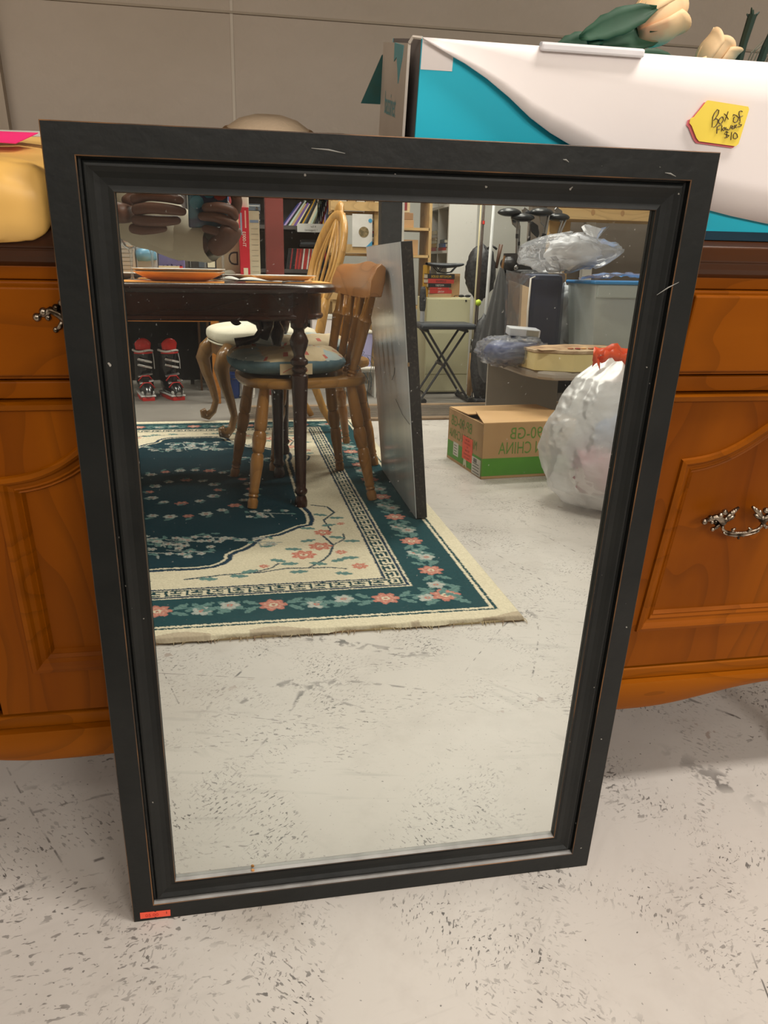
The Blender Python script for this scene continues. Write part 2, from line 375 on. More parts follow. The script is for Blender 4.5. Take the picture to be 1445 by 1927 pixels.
def glass_mat():
    m = bpy.data.materials.new('silvered_glass'); m.use_nodes = True; nt = m.node_tree; N = nt.nodes; L = nt.links
    N.clear(); out = N.new('ShaderNodeOutputMaterial')
    gl = N.new('ShaderNodeBsdfGlossy'); gl.inputs['Color'].default_value = (0.755, 0.785, 0.75, 1); gl.inputs['Roughness'].default_value = 0.0
    df = N.new('ShaderNodeBsdfDiffuse'); df.inputs[0].default_value = (0.75, 0.74, 0.70, 1)
    tc = N.new('ShaderNodeTexCoord')
    n1 = N.new('ShaderNodeTexNoise'); n1.inputs['Scale'].default_value = 330; n1.inputs['Detail'].default_value = 2; L.new(tc.outputs['Object'], n1.inputs['Vector'])
    r1 = N.new('ShaderNodeMapRange'); r1.inputs[1].default_value = 0.70; r1.inputs[2].default_value = 0.80; r1.inputs[4].default_value = 0.25; L.new(n1.outputs['Fac'], r1.inputs[0])
    n2 = N.new('ShaderNodeTexNoise'); n2.inputs['Scale'].default_value = 5; n2.inputs['Detail'].default_value = 5; L.new(tc.outputs['Object'], n2.inputs['Vector'])
    r2 = N.new('ShaderNodeMapRange'); r2.inputs[1].default_value = 0.35; r2.inputs[2].default_value = 0.75; r2.inputs[3].default_value = 0.008; r2.inputs[4].default_value = 0.03; L.new(n2.outputs['Fac'], r2.inputs[0])
    a = N.new('ShaderNodeMath'); a.operation = 'ADD'; L.new(r1.outputs[0], a.inputs[0]); L.new(r2.outputs[0], a.inputs[1])
    mx = N.new('ShaderNodeMixShader'); L.new(a.outputs[0], mx.inputs[0]); L.new(gl.outputs[0], mx.inputs[1]); L.new(df.outputs[0], mx.inputs[2])
    L.new(mx.outputs[0], out.inputs[0]); return m
gi = h - 0.0552
g = G(); g.add([(-gi, 0.0130, 0.0552), (gi, 0.0130, 0.0552), (gi, 0.0130, MH - 0.0552), (-gi, 0.0130, MH - 0.0552)], [(0, 1, 2, 3)])
gl_o = g.build('glass', glass_mat(), mirror, recalc=False); gl_o['label'] = 'silvered mirror glass, slightly dusty, reflecting the shop floor'
G().box(-gi, gi, 0.0135, 0.0165, 0.0553, MH - 0.0553).build('glass_pane', mat('glass_edge', (90, 110, 100), 0.3), mirror)
G().box(-h + 0.03, h - 0.03, 0.0175, 0.0205, 0.03, MH - 0.03).build('backing_board', mat('hardboard', (112, 82, 56), 0.8), mirror)
# price sticker, bottom left
g = G(); st = [(-0.0187, -0.0052), (-0.0015, -0.0052), (0, -0.004), (0.0015, -0.0052), (0.0187, -0.0052), (0.0187, 0.0052), (0.0015, 0.0052), (0, 0.004), (-0.0015, 0.0052), (-0.0187, 0.0052)]
g.prism(st, 0, 0.0004, 'y')
s_ = g.build('price_sticker', mat('orange_sticker', (255, 96, 70), 0.6), mirror, loc=(-0.2828, -0.0006, 0.0102), rot=(0, R(1.5), 0)); s_['label'] = 'small bright orange price sticker on the lower left corner'
red_ink = mat('red_ink', (205, 50, 40), 0.7)
text('05.00', 0.0075, red_ink, s_, (-0.0125, -0.0003, -0.0028), FACE_S)
text('1', 0.006, mat('dark_ink', (60, 20, 20), 0.7), s_, (0.0125, -0.0003, -0.0005), FACE_S)
# scratches in the paint: thin raised slivers of bare primer
sc = mat('scratch_primer', (140, 138, 132), 0.6)
for (x, z, dx, dz) in [(0.255, 0.9065, 0.012, -0.003), (0.268, 0.792, 0.022, 0.013), (-0.085, 0.914, 0.030, -0.003), (0.150, 0.874 + 0.04, 0.006, -0.002)]:
    g = G().tube([(x, -0.0001, z), (x + dx * .5, -0.0001, z + dz * .5 + 0.0008), (x + dx, -0.0001, z + dz)], [0.0002, 0.0007, 0.0002], 4)
    g.build('paint_scratch', sc, mirror)
g = G()
for x, z in [(-0.158, 0.0555), (-0.1575, 0.0535)]: g.ball((x, 0.0095, z + 0.001), (0.0022, 0.0012, 0.0020), 8, 6)
g.build('glue_crumb', mat('amber_crumb', (214, 150, 84), 0.4), mirror, smooth=True)

# ---------------------------------------------------------------- the sideboard
WX = wood('cherry_wood_x', (146, 78, 0), (122, 60, 0), 'x', 0.5, 7, spec=0.12)
WZ = wood('cherry_wood_z', (144, 76, 0), (118, 57, 0), 'z', 0.5, 8, spec=0.12)
WDK = wood('dark_cherry_wood', (80, 40, 4), (54, 25, 3), 'x', 0.34, 7)
WHI = wood('orange_cherry_moulding', (150, 82, 4), (124, 64, 0), 'x', 0.5, 7, spec=0.12)
SBX0, SBX1, SF, SB_ = -0.72, 0.86, 0.130, 0.60
sb = thing('sideboard', 'cherry wood sideboard with carved panel doors and scalloped apron behind the leaning mirror', 'sideboard', ((SBX0 + SBX1) / 2, SF, 0))
ox = -(SBX0 + SBX1) / 2
def SX(x): return x + ox
W2 = (SBX1 - SBX0) / 2
# carcass with an open front
g = G(); D = SB_ - SF
g.box(-W2, -W2 + 0.02, 0.004, D, 0.20, 0.795).box(W2 - 0.02, W2, 0.004, D, 0.20, 0.795)
g.box(-W2, W2, D - 0.012, D, 0.20, 0.795).box(-W2, W2, 0.004, D, 0.215, 0.232)
g.box(-W2 + 0.02, W2 - 0.02, 0.02, 0.03, 0.232, 0.795)
g.build('carcass', WZ, sb)
g = G(); pr = [(-0.0080, 0.830), (-0.0092, 0.828), (-0.0095, 0.822), (-0.0095, 0.815), (-0.0065, 0.812), (-0.0075, 0.806), (-0.0060, 0.801), (-0.002, 0.796), (D, 0.796), (D, 0.830)]
g.prism([(y, z) for y, z in pr], -W2 - 0.015, W2 + 0.015, 'x')
g.build('top', WDK, sb, bevel=0.001)
g = G(); g.box(-W2, W2, -0.002, 0.012, 0.6665, 0.6845).build('middle_rail', WX, sb, bevel=0.0015)
g = G(); g.box(-W2, W2, -0.002, 0.012, 0.784, 0.7965).build('top_rail', WX, sb, bevel=0.0012)
g = G(); g.box(-W2, W2, -0.004, 0.012, 0.2295, 0.2485).build('base_rail', WHI, sb, bevel=0.002)
# scalloped apron
def apron_z(x):
    u = abs(x); return 0.176 + 0.032 * (1 - cos(min(max((u - 0.40) / 0.22, 0), 1) * pi)) / 2 + 0.028 * (1 - cos(min(max((0.36 - u) / 0.22, 0), 1) * pi)) / 2
g = G()
xs = [SBX0 + (SBX1 - SBX0) * i / 90 for i in range(91)]
poly = [(SX(x), 0.2295) for x in xs] + [(SX(x), apron_z(x)) for x in reversed(xs)]
n = len(xs)
vs = []
for x in xs:
    zb = apron_z(x)
    for y, z in ((0.002, 0.2295), (-0.012, 0.2285), (-0.015, 0.222), (-0.014, zb + 0.010), (-0.010, zb + 0.002), (-0.004, zb), (0.010, zb + 0.001), (0.010, 0.2295)):
        vs.append((SX(x), y, z))
fs = [(i * 8 + j, (i + 1) * 8 + j, (i + 1) * 8 + (j + 1) % 8, i * 8 + (j + 1) % 8) for i in range(n - 1) for j in range(8)] + [tuple(range(7, -1, -1)), tuple((n - 1) * 8 + j for j in range(8))]
g.add(vs, fs).build('apron', WHI, sb, smooth=2)
legp = [(0.0, 0.020), (0.05, 0.018), (0.12, 0.016), (0.3, 0.015), (0.55, 0.019), (0.8, 0.028), (1.0, 0.036)]
for x, y in ((SBX0 + 0.05, 0.03), (SBX1 - 0.12, 0.05), (SBX0 + 0.05, D - 0.04), (SBX1 - 0.05, D - 0.04), (0.10, D - 0.04)):
    G().tube([(SX(x) + 0.02 * sin(t * 5) * (1 - t), y - 0.012 * sin(t * 6), 0.24 * t) for t, r in legp], [r for t, r in legp], 10).build('leg', WDK, sb, smooth=True)
BR = mat('antique_brass', (168, 154, 138), 0.28, metal=1.0, rgb2=(72, 60, 48), nscale=90, lo=0.4, hi=0.6)
def pull(parent, x, z):
    """rococo bail pull: flower finials, beaded leaves and a sagging bail"""
    g = G()
    for s in (-1, 1):
        P = lambda u, v, w=0: (x + s * u, -0.006 - w, z + v)
        g.tube([P(.052, .004, .001), P(.047, .006, .003), P(.040, .010, .004), P(.033, .007, .005), P(.027, .001, .006)], [.002, .0035, .0035, .0045, .0045], 8)
        g.ball(P(.053, .003, .003), .0042, 10, 8); g.ball(P(.0465, .0085, .004), .0040, 10, 8); g.ball(P(.043, .003, .004), .0032, 8, 6)
        g.ball(P(.0345, .0125, .005), .0038, 8, 6); g.ball(P(.0290, .0165, .004), .0040, 8, 6); g.ball(P(.0260, .0065, .006), .0036, 8, 6)
        g.tube([P(.028, .002, .005), P(.021, .012, .004), P(.0155, .0170, .003), P(.0095, .0215, .002)], [.004, .0038, .0030, .0016], 8)
        g.tube([P(.026, .005, .006), P(.0175, .0095, .006), P(.0135, .0115, .004)], [.003, .0028, .0015], 6)
        g.ball(P(.0200, .0155, .005), .0028, 8, 6); g.ball(P(.0145, .0185, .004), .0024, 8, 6)
        g.tube([P(.030, .000, .004), P(.034, -.006, .004), P(.0375, -.0085, .003)], [.003, .0025, .0022], 6); g.ball(P(.038, -.009, .003), .0030, 8, 6)
        g.tube([P(.034, 0, -.006), P(.034, 0, .003)], .004, 8)
    bail = [(x + 0.028 * cos(t) * 1.0, -0.013, z - 0.002 - 0.0125 * sin(t) ** 0.8) for t in [pi * i / 16 for i in range(17)]]
    g.tube(bail, 0.0021, 8); g.tube([(a, b - 0.002, c - 0.0028) for a, b, c in bail[2:-2]], 0.0012, 6)
    for s in (-1, 1):
        g.tube([(x + s * .010, -.013, z - .013), (x + s * .013, -.014, z - .008), (x + s * .009, -.014, z - .006)], [.002, .0022, .001], 6)
    for k in range(-4, 5): g.tube([(x + k * .0014, -.014, z - .012), (x + k * .0021, -.013, z - .0205 + abs(k) * .0009)], [.0012, .0009], 5)
    for k in (-1, 0, 1): g.ball((x + k * .006, -.0135, z - .0215 + abs(k) * .003), .0019, 6, 5)
    o = g.build('handle', BR, parent, smooth=True); o['label'] = 'ornate antique brass bail handle'
    return o
BAY = [(-0.5335, -0.1550, 0), (-0.1475, 0.2310, 1), (0.2385, 0.617, 1), (0.6245, 0.7935, 0)]
BAY = [(-0.712, -0.458), (-0.452, -0.058), (-0.052, 0.320), (0.326, 0.716)]
for k, (a, b) in enumerate(BAY):
    a = SX(a); b = SX(b)
    # drawer front: bevelled slab with a stepped lip
    g = G(); g.box(a, b, -0.004, 0.006, 0.6875, 0.783); g.prism([(a + 0.004, 0.6925), (b - 0.004, 0.6925), (b - 0.004, 0.779), (a + 0.004, 0.779)], -0.0095, -0.004, 'y')
    d = g.build('drawer', WX, sb, bevel=0.0022)
    pull(d, (a + b) / 2 + (-0.03 if k == 1 else 0.0), 0.748)
    # door: stiles, rails with an arched top edge, cove moulding and a sunk panel
    z0, z1 = 0.2525, 0.6635
    px0, px1, pz0 = a + 0.050, b - 0.050, 0.322
    if k == 3: px1 = b - 0.045
    N_ = 28
    def arch(u):  # serpentine ogee arch rising to the middle
        v = 1 - abs(2 * u - 1); return 0.572 + 0.066 * (v ** 1.0) * (0.5 - 0.5 * cos(pi * min(1, v * 1.05))) + 0.002 + 0.016 * v
    ar = [(px0 + (px1 - px0) * i / N_, arch(i / N_)) for i in range(N_ + 1)]
    g = G()
    g.box(a, px0, -0.002, 0.012, z0, z1).box(px1, b, -0.002, 0.012, z0, z1).box(px0, px1, -0.002, 0.012, z0, pz0)
    vs = []
    for x, z in ar: vs += [(x, -0.002, z), (x, -0.002, z1), (x, 0.012, z), (x, 0.012, z1)]
    fs = []
    for i in range(N_):
        q = i * 4; fs += [(q, q + 1, q + 5, q + 4), (q + 2, q + 6, q + 7, q + 3), (q, q + 4, q + 6, q + 2), (q + 1, q + 3, q + 7, q + 5)]
    g.add(vs, fs)
    door = g.build('door', WZ, sb)
    # lip moulding at the top of the door
    G().prism([(-0.0025, z1 - 0.010), (-0.0075, z1 - 0.007), (-0.0090, z1 - 0.001), (-0.0025, z1)], a, b, 'x').build('lip_moulding', WHI, door)
    # cove moulding sweeping round the opening: stepped inwards
    loop = [(px0, pz0), (px1, pz0)] + list(reversed(ar))
    n = len(loop); cen = Vector((sum(p[0] for p in loop) / n, sum(p[1] for p in loop) / n))
    steps = [(-0.006, -0.002), (-0.005, -0.0055), (0.0, -0.0065), (0.003, -0.0045), (0.006, -0.001), (0.011, 0.0015), (0.0125, 0.0000), (0.016, 0.0035), (0.0175, 0.0025), (0.021, 0.008)]
    vs = []
    for (dn, y) in steps:
        for i in range(n):
            p = Vector(loop[i]); q0 = Vector(loop[i - 1]); q1 = Vector(loop[(i + 1) % n])
            t0 = (p - q0).normalized(); t1 = (q1 - p).normalized(); n0 = Vector((-t0.y, t0.x)); n1 = Vector((-t1.y, t1.x))
            nn = (n0 + n1); nn = nn / max(0.35, nn.dot(n0)) if nn.length > 1e-4 else n0
            q = p + nn * dn; vs.append((q.x, y, q.y))
    fs = [(s * n + i, s * n + (i + 1) % n, (s + 1) * n + (i + 1) % n, (s + 1) * n + i) for s in range(len(steps) - 1) for i in range(n)]
    G().add(vs, fs).build('moulding', WX, door, recalc=False)
    g = G(); g.box(px0 - 0.004, px1 + 0.004, 0.0075, 0.011, pz0 - 0.004, 0.648)
    g.build('panel', WZ, door)
    pull(door, (a + b) / 2 + (0.0 if k < 3 else -0.047), 0.490)

# ---------------------------------------------------------------- box of flowers on the sideboard
TEAL = mat('teal_print', (34, 196, 224), 0.45, rgb2=(28, 188, 216), nscale=3)
TEALD = mat('dark_teal_print', (8, 98, 116), 0.5)
CARDW = mat('white_card', (244, 235, 233), 0.5, rgb2=(240, 230, 228), nscale=4)
fb = thing('flower_box', 'white and teal cardboard box with yellow tag on the sideboard behind the mirror', 'box', (0.017, 0.150, 0.831), 0.0)
bw, bd, bh = 0.60, 0.140, 0.166
g = G()
g.box(0, bw, 0, 0.003, 0, bh).box(0, bw, bd - 0.003, bd, 0, bh).box(bw - 0.003, bw, 0.003, bd - 0.003, 0, bh).box(0, bw, 0.003, bd - 0.003, 0, 0.003)
g.build('box_body', TEAL, fb)
G().box(0.0005, 0.030, -0.0006, 0, 0.142, bh).build('printed_corner', CARDW, fb)
# the left end: a white end flap folded down outside
g = G(); g.box(-0.010, -0.0075, 0.012, 0.139, 0, bh - 0.004); g.tube([(-0.0088, 0.012, bh - 0.004), (-0.0060, 0.010, bh + 0.001), (0.001, 0.004, bh + 0.0005)], 0.0016, 6)
ef = g.build('end_flap', mat('grey_white_card', (214, 202, 190), 0.55), fb)
G().box(0.0, 0.002, 0.003, bd - 0.003, 0, bh).build('end_panel', mat('inner_card', (120, 112, 110), 0.6), fb)
LT = mat('light_teal_ink', (112, 178, 186), 0.6)
text('bassinet', 0.030, LT, ef, (-0.0104, 0.112, 0.098), FACE_W, sx=0.62)
text('bundle', 0.012, LT, ef, (-0.0104, 0.110, 0.070), FACE_W, sx=0.8)
g = G(); g.prism([(0.030, 0.16), (0.033, 0.150), (0.040, 0.140), (0.046, 0.128), (0.052, 0.140), (0.060, 0.150), (0.072, 0.146), (0.074, 0.162)], -0.0107, -0.0101, 'x')
g.build('printed_splash', LT, ef)
g = G(); g.prism([(0.092, 0.0), (0.094, 0.020), (0.098, 0.030), (0.103, 0.036), (0.106, 0.026), (0.108, 0.0)], -0.0107, -0.0101, 'x'); g.build('printed_silhouette', mat('charcoal_ink', (70, 62, 60), 0.6), ef)
# rear dark teal flap sticking out to the left
g = G(); g.add([(0.006, 0.1405, bh - 0.006), (0.010, 0.1405, bh - 0.062), (-0.031, 0.1405, bh - 0.062), (-0.011, 0.1405, bh - 0.016)], [(0, 1, 2, 3)])
g.build('rear_flap', mat('deep_green_print', (6, 78, 80), 0.5, rgb2=(30, 70, 62), nscale=40), fb, solid=0.0015)
# white printed flap with a sweeping edge lying over the teal front
edge = [(0.000, 0.166), (0.018, 0.158), (0.040, 0.149), (0.062, 0.138), (0.085, 0.124), (0.108, 0.108), (0.130, 0.096), (0.152, 0.0865), (0.185, 0.070), (0.225, 0.055), (0.265, 0.041), (0.302, 0.0335), (0.345, 0.0255), (0.385, 0.0195), (0.44, 0.012), (0.50, 0.006), (0.60, 0.002)]
g = G(); vs = []
for x, z in edge:
    lift = 0.0045 * math.exp(-((x - 0.12) / 0.12) ** 2)
    for i in range(5):
        t = i / 4; zz = z + (bh + 0.001 - z) * t
        vs.append((x, -0.0020 - 0.0015 * (1 - t) - lift * (1 - t) ** 1.5, zz))
fs = [(i * 5 + j, (i + 1) * 5 + j, (i + 1) * 5 + j + 1, i * 5 + j + 1) for i in range(len(edge) - 1) for j in range(4)]
o = g.add(vs, fs).build('front_flap', CARDW, fb, solid=0.0012, smooth=True); o['label'] = 'white front flap with sweeping curved lower edge'
G().box(0.0, bw, -0.0012, 0, 0, 0.009).build('base_band', mat('navy_band', (10, 52, 70), 0.5), fb)
# plastic handle clip on the rim
G().box(0.110, 0.212, -0.0075, 0.002, bh - 0.003, bh + 0.0045).build('plastic_handle', mat('translucent_white', (242, 238, 242), 0.3), fb, bevel=0.002)
# yellow tag
tagp = [(-0.026, 0.020), (-0.030, 0.013), (-0.0345, 0.006), (-0.036, 0.0035), (-0.0395, 0.002), (-0.0395, -0.0025), (-0.036, -0.005), (-0.034, -0.0075), (-0.027, -0.016), (-0.023, -0.019), (0.022, -0.0205), (0.0245, -0.018), (0.0255, 0.016), (0.0235, 0.0185), (-0.0245, 0.0205)]
tagp = [(x * 1.0, z * 1.0) for x, z in tagp]
g = G(); g.prism(tagp, 0, 0.0006, 'y')
tg = g.build('price_tag', mat('yellow_paper', (252, 224, 90), 0.7, rgb2=(250, 220, 82)), fb, loc=(0.309, -0.0072, 0.1120), rot=(0, R(2.0), 0)); tg.scale = (.92, 1, .92); tg['label'] = 'yellow paper tag handwritten Box of Flowers $10'
g = G(); g.prism([(x * 1.0 - 0.0018, z - 0.0022) for x, z in tagp], 0.0020, 0.0023, 'y'); g.build('tag_back', mat('pink_paper', (238, 120, 130), 0.7), tg)
ink = mat('marker_ink', (92, 78, 84), 0.6)
def stroke(g, pts, s=0.055, r=0.00085):
    # pts in a 0..1 frame of the tag photo crop (x right, y down), mapped on the tag
    P = [((px - 545) / 1000 * s, -0.0004, (560 - py) / 1000 * s) for px, py in pts]
    g.tube(P, r, 5, flat=0.35)
g = G()
for s in [[(285, 400), (280, 470), (300, 560), (320, 640)], [(275, 470), (290, 390), (330, 325), (370, 335), (375, 400), (340, 480), (310, 520), (360, 480), (405, 500), (410, 560), (385, 620), (345, 635)],
          [(470, 440), (430, 480), (425, 530), (455, 565), (500, 550), (520, 490), (490, 445), (470, 440)],
          [(500, 385), (560, 415), (620, 475)], [(570, 340), (565, 420), (550, 520)],
          [(700, 410), (700, 380), (760, 390), (830, 430), (825, 490), (780, 520), (735, 500), (725, 440), (740, 420)],
          [(875, 320), (840, 305), (805, 320), (810, 360), (850, 420), (880, 490)], [(820, 420), (870, 405), (905, 390)],
          [(510, 575), (460, 600), (425, 625), (440, 680), (455, 740)], [(430, 680), (490, 655)], [(520, 590), (540, 695)], [(575, 620), (550, 650), (575, 680), (605, 660), (590, 620), (575, 620)],
          [(615, 615), (635, 665), (660, 640), (675, 660), (705, 650), (715, 570)], [(735, 620), (770, 600), (750, 575), (730, 610), (760, 635), (790, 620)], [(790, 560), (800, 625)], [(795, 570), (830, 550), (825, 585), (800, 590), (845, 605)],
          [(900, 500), (870, 515), (880, 540), (935, 540), (930, 570), (860, 590)],
          [(700, 700), (640, 690), (620, 730), (690, 745), (735, 750), (700, 790), (650, 800)], [(660, 680), (685, 790)],
          [(765, 690), (780, 760), (795, 830)], [(840, 690), (815, 730), (835, 790), (890, 800), (925, 770), (890, 715), (840, 690)]]:
    stroke(g, s)
g.build('handwriting', ink, tg)

# artificial roses and foliage sticking out of the box
PET = mat('cream_petal', (246, 208, 160), 0.6, rgb2=(240, 150, 110), nscale=18, lo=0.52, hi=0.75)
LEAF = mat('silk_leaf', (40, 84, 58), 0.6, rgb2=(26, 62, 40), nscale=20)
STEM = mat('dark_stem', (30, 52, 38), 0.6)
def rose(loc, s, tilt, label):
    t = thing('artificial_rose', label, 'flower', loc, rot=tilt, group='artificial roses in the box')
    G().ball((0, 0, 0.5 * s), (0.42 * s, 0.42 * s, 0.55 * s), 14, 10, lambda d: 0.95 + 0.05 * sin(3 * math.atan2(d.y, d.x))).build('bud', PET, t, smooth=True)
    for k in range(6):
        a = k * 2 * pi / 6 + 0.3; rr = 0.50 + 0.06 * (k % 2)
        def f(u, v, a=a, rr=rr):
            th = a + (u - 0.5) * 1.65; z = v * 1.12 - 0.02; r = s * rr * (sin(min(1.0, 0.22 + v * 0.95) * pi * 0.60)) * (1 - 0.10 * v) * (1 + 0.05 * (k % 3))
            z2 = z - 0.20 * (2 * u - 1) ** 2 * v
            flare = 0.06 * s * max(0, v - 0.8) * 5 * (1 - (2 * u - 1) ** 2)
            return ((r + flare) * cos(th), (r + flare) * sin(th), s * z2)
        G().grid(10, 8, f).build('petal', PET, t, smooth=True, solid=0.0006)
    g = G()
    for k in range(5):
        a = k * 2 * pi / 5; c_, s_ = cos(a), sin(a)
        g.add([(0.12 * s * c_ - .05 * s * s_, 0.12 * s * s_ + .05 * s * c_, -0.05 * s), (0.12 * s * c_ + .05 * s * s_, 0.12 * s * s_ - .05 * s * c_, -0.05 * s), (0.55 * s * c_, 0.55 * s * s_, 0.26 * s)], [(0, 1, 2)])
    g.lathe([(0.03 * s, -0.35 * s), (0.16 * s, -0.12 * s), (0.20 * s, 0.0), (0.12 * s, 0.12 * s)], 10)
    g.tube([(0, 0, -0.3 * s), (0.0, 0.0, -0.9 * s), (0.05 * s, 0, -1.5 * s)], 0.0025, 6)
    g.build('calyx', LEAF, t, smooth=False)
    return t
rose((0.272, 0.270, 1.020), 0.048, (R(-6), R(62), 0), 'large peach and cream silk rose lying over the box rim')
rose((0.352, 0.255, 0.985), 0.036, (R(8), R(30), 0), 'lower cream silk rose with one pointed upright petal')
rose((0.312, 0.225, 0.982), 0.024, (R(30), R(75), 0), 'small cream rosebud tucked under the large silk rose')
def leafy(g, p, d, L_, W_, bend=0.2, nx=(0, 0, 1)):
    p = Vector(p); d = Vector(d).normalized(); s = d.cross(Vector(nx)).normalized(); up = s.cross(d)
    def f(u, v):
        wv = W_ * (sin(pi * min(1, u * 0.93 + 0.04)) ** 0.8) * (1 + 0.08 * sin(u * 26)); k = 2 * v - 1
        return p + d * (L_ * u) + s * (wv * k) + up * (bend * L_ * (0.25 - (u - 0.5) ** 2) + 0.12 * W_ * abs(k) * 2)
    g.grid(10, 4, f)
fo = thing('silk_foliage', 'dark green silk leaves lying along the rim left of the roses', 'foliage', (0.25, 0.25, 1.0))
for (p, d, l, w_) in [((-0.045, 0.0, 0.008), (0.9, 0.0, 0.36), 0.085, 0.013), ((-0.020, 0.01, 0.004), (0.85, 0.05, 0.12), 0.075, 0.012), ((-0.070, 0.01, -0.006), (0.9, 0.0, 0.25), 0.055, 0.012),
                      ((-0.035, 0.0, 0.004), (0.2, 0.0, 0.2), 0.02, 0.010), ((0.02, 0.0, -0.002), (0.9, 0, -0.05), 0.045, 0.007)]:
    g = G(); leafy(g, p, d, l, w_, 0.15, (0, -1, 0.4)); g.build('leaf', LEAF, fo, smooth=True, solid=0.0005)
st = thing('stem_cluster', 'dark cut artificial stems standing at the right of the roses', 'foliage', (0.402, 0.26, 0.99))
for (x, y, hgt_, lean) in [(-0.006, 0.0, 0.052, 0.004), (0.018, 0.0, 0.046, 0.012), (0.040, 0.01, 0.035, 0.012)]:
    g = G(); g.tube([(x, y, -0.02), (x + lean * .4, y, hgt_ * .5), (x + lean, y, hgt_)], [0.005, 0.0042, 0.0048], 7)
    for k in range(5):
        a = k * 1.3; g.tube([(x + lean, y, hgt_ - 0.004), (x + lean + 0.007 * cos(a), y + 0.004 * sin(a), hgt_ + 0.003 + 0.003 * sin(a * 2))], [0.0028, 0.0006], 5)
    g.build('stem', STEM, st)
GREY = mat('dried_grass', (120, 118, 100), 0.7)
g = G()
for k in range(14):
    x = 0.012 + 0.003 * k; g.tube([(x, 0.02, -0.02), (x + 0.008 + 0.001 * k, 0.02, 0.015 + 0.008 * random.random()), (x + 0.020 + 0.002 * k, 0.02, 0.03 + 0.012 * random.random())], [0.001, 0.0008, 0.0003], 4)
o = g.build('dried_grass', GREY, st); o['kind'] = 'stuff'

# ---------------------------------------------------------------- gold cushion, pink paper, hat at the back
GOLD = mat('gold_satin', (244, 198, 118), 0.45, rgb2=(226, 176, 92), nscale=5, bump=0.15, bscale=9)
cu = thing('gold_cushion', 'golden satin cushion with green leaf print on the left end of the sideboard', 'cushion', (-0.504, 0.235, 0.8312))
def cfn(u, v):
    th = u * 2 * pi; ph = (v - 0.5) * pi
    e = lambda q, p_: math.copysign(abs(q) ** p_, q)
    rr = e(cos(ph), 0.34)
    x = 0.197 * rr * e(cos(th), 0.16); y = 0.128 * rr * e(sin(th), 0.16); zz = 0.0285 * (1 + e(sin(ph), 0.62))
    zz = max(0.0, zz + 0.004 * fbm(x * 12 + 3, y * 12, 0) * (1 if zz > 0.01 else 0))
    k = min(1, max(0, (-0.104 - y) / 0.016)); zz -= 0.024 * k * k * (3 - 2 * k) * (1 - zz / 0.060)
    return (x, y, zz)
G().grid(120, 60, cfn).build('cushion_body', GOLD, cu, smooth=True)
PG = mat('green_leaf_print', (128, 138, 66), 0.5)
for (x, y, z, a) in [(0.105, -0.098, 0.046, 0.2), (0.090, -0.116, 0.034, -0.2), (0.085, -0.080, 0.052, 0.8)]:
    g = G()
    for k in range(4):
        b = a + (k - 1.5) * 0.45; g.add([(0, 0, 0), (0.012 * cos(b - .12), 0.012 * sin(b - .12), 0), (0.026 * cos(b), 0.026 * sin(b), 0), (0.012 * cos(b + .12), 0.012 * sin(b + .12), 0)], [(0, 1, 2, 3)])
    g.build('leaf_print', PG, cu, loc=(x, y, z + 0.0055), rot=(R(35), 0, 0))
pp = G(); pp.add([(-0.05, 0, 0.002), (0.038, -0.006, 0), (0.052, 0.030, 0.006), (-0.04, 0.034, 0.005)], [(0, 1, 2, 3)])
tag(pp.build('pink_paper_tag', mat('hot_pink_paper', (246, 44, 120), 0.6), loc=(-0.385, 0.190, 0.8925), solid=0.0006), 'hot pink paper tag lying on top of the golden cushion', 'tag')
pp = G(); pp.add([(-0.03, 0, 0.0), (0.042, 0.004, 0.0), (0.046, 0.022, 0.003), (-0.02, 0.024, 0.002)], [(0, 1, 2, 3)])
tag(pp.build('white_paper_slip', mat('grey_paper', (196, 190, 178), 0.6), loc=(-0.360, 0.225, 0.8945), solid=0.0006), 'greyish white paper slip behind the pink tag on the cushion', 'paper')
hat = thing('beige_hat', 'beige felt hat lying at the back of the sideboard against the wall', 'hat', (-0.105, 0.44, 0.832))
FELT = mat('beige_felt', (186, 164, 138), 0.9, rgb2=(172, 150, 124), bump=0.2, bscale=200)
def brim(u, v):
    a = u * 2 * pi; r = 0.05 + 0.065 * v; return (r * cos(a) * 1.05, r * sin(a), 0.052 + 0.006 * sin(2 * a + 1) * v - 0.004 * v)
G().grid(32, 5, brim).build('brim', FELT, hat, smooth=True, solid=0.0025)
G().lathe([(0.056, 0.0), (0.058, 0.03), (0.056, 0.052), (0.05, 0.062), (0.036, 0.071), (0.018, 0.076), (0.0, 0.074)], 24).build('crown', FELT, hat, smooth=True)
G().lathe([(0.0575, 0.0525), (0.0575, 0.058), (0.054, 0.061)], 24).build('hat_band', mat('brown_band', (120, 84, 40), 0.6), hat)

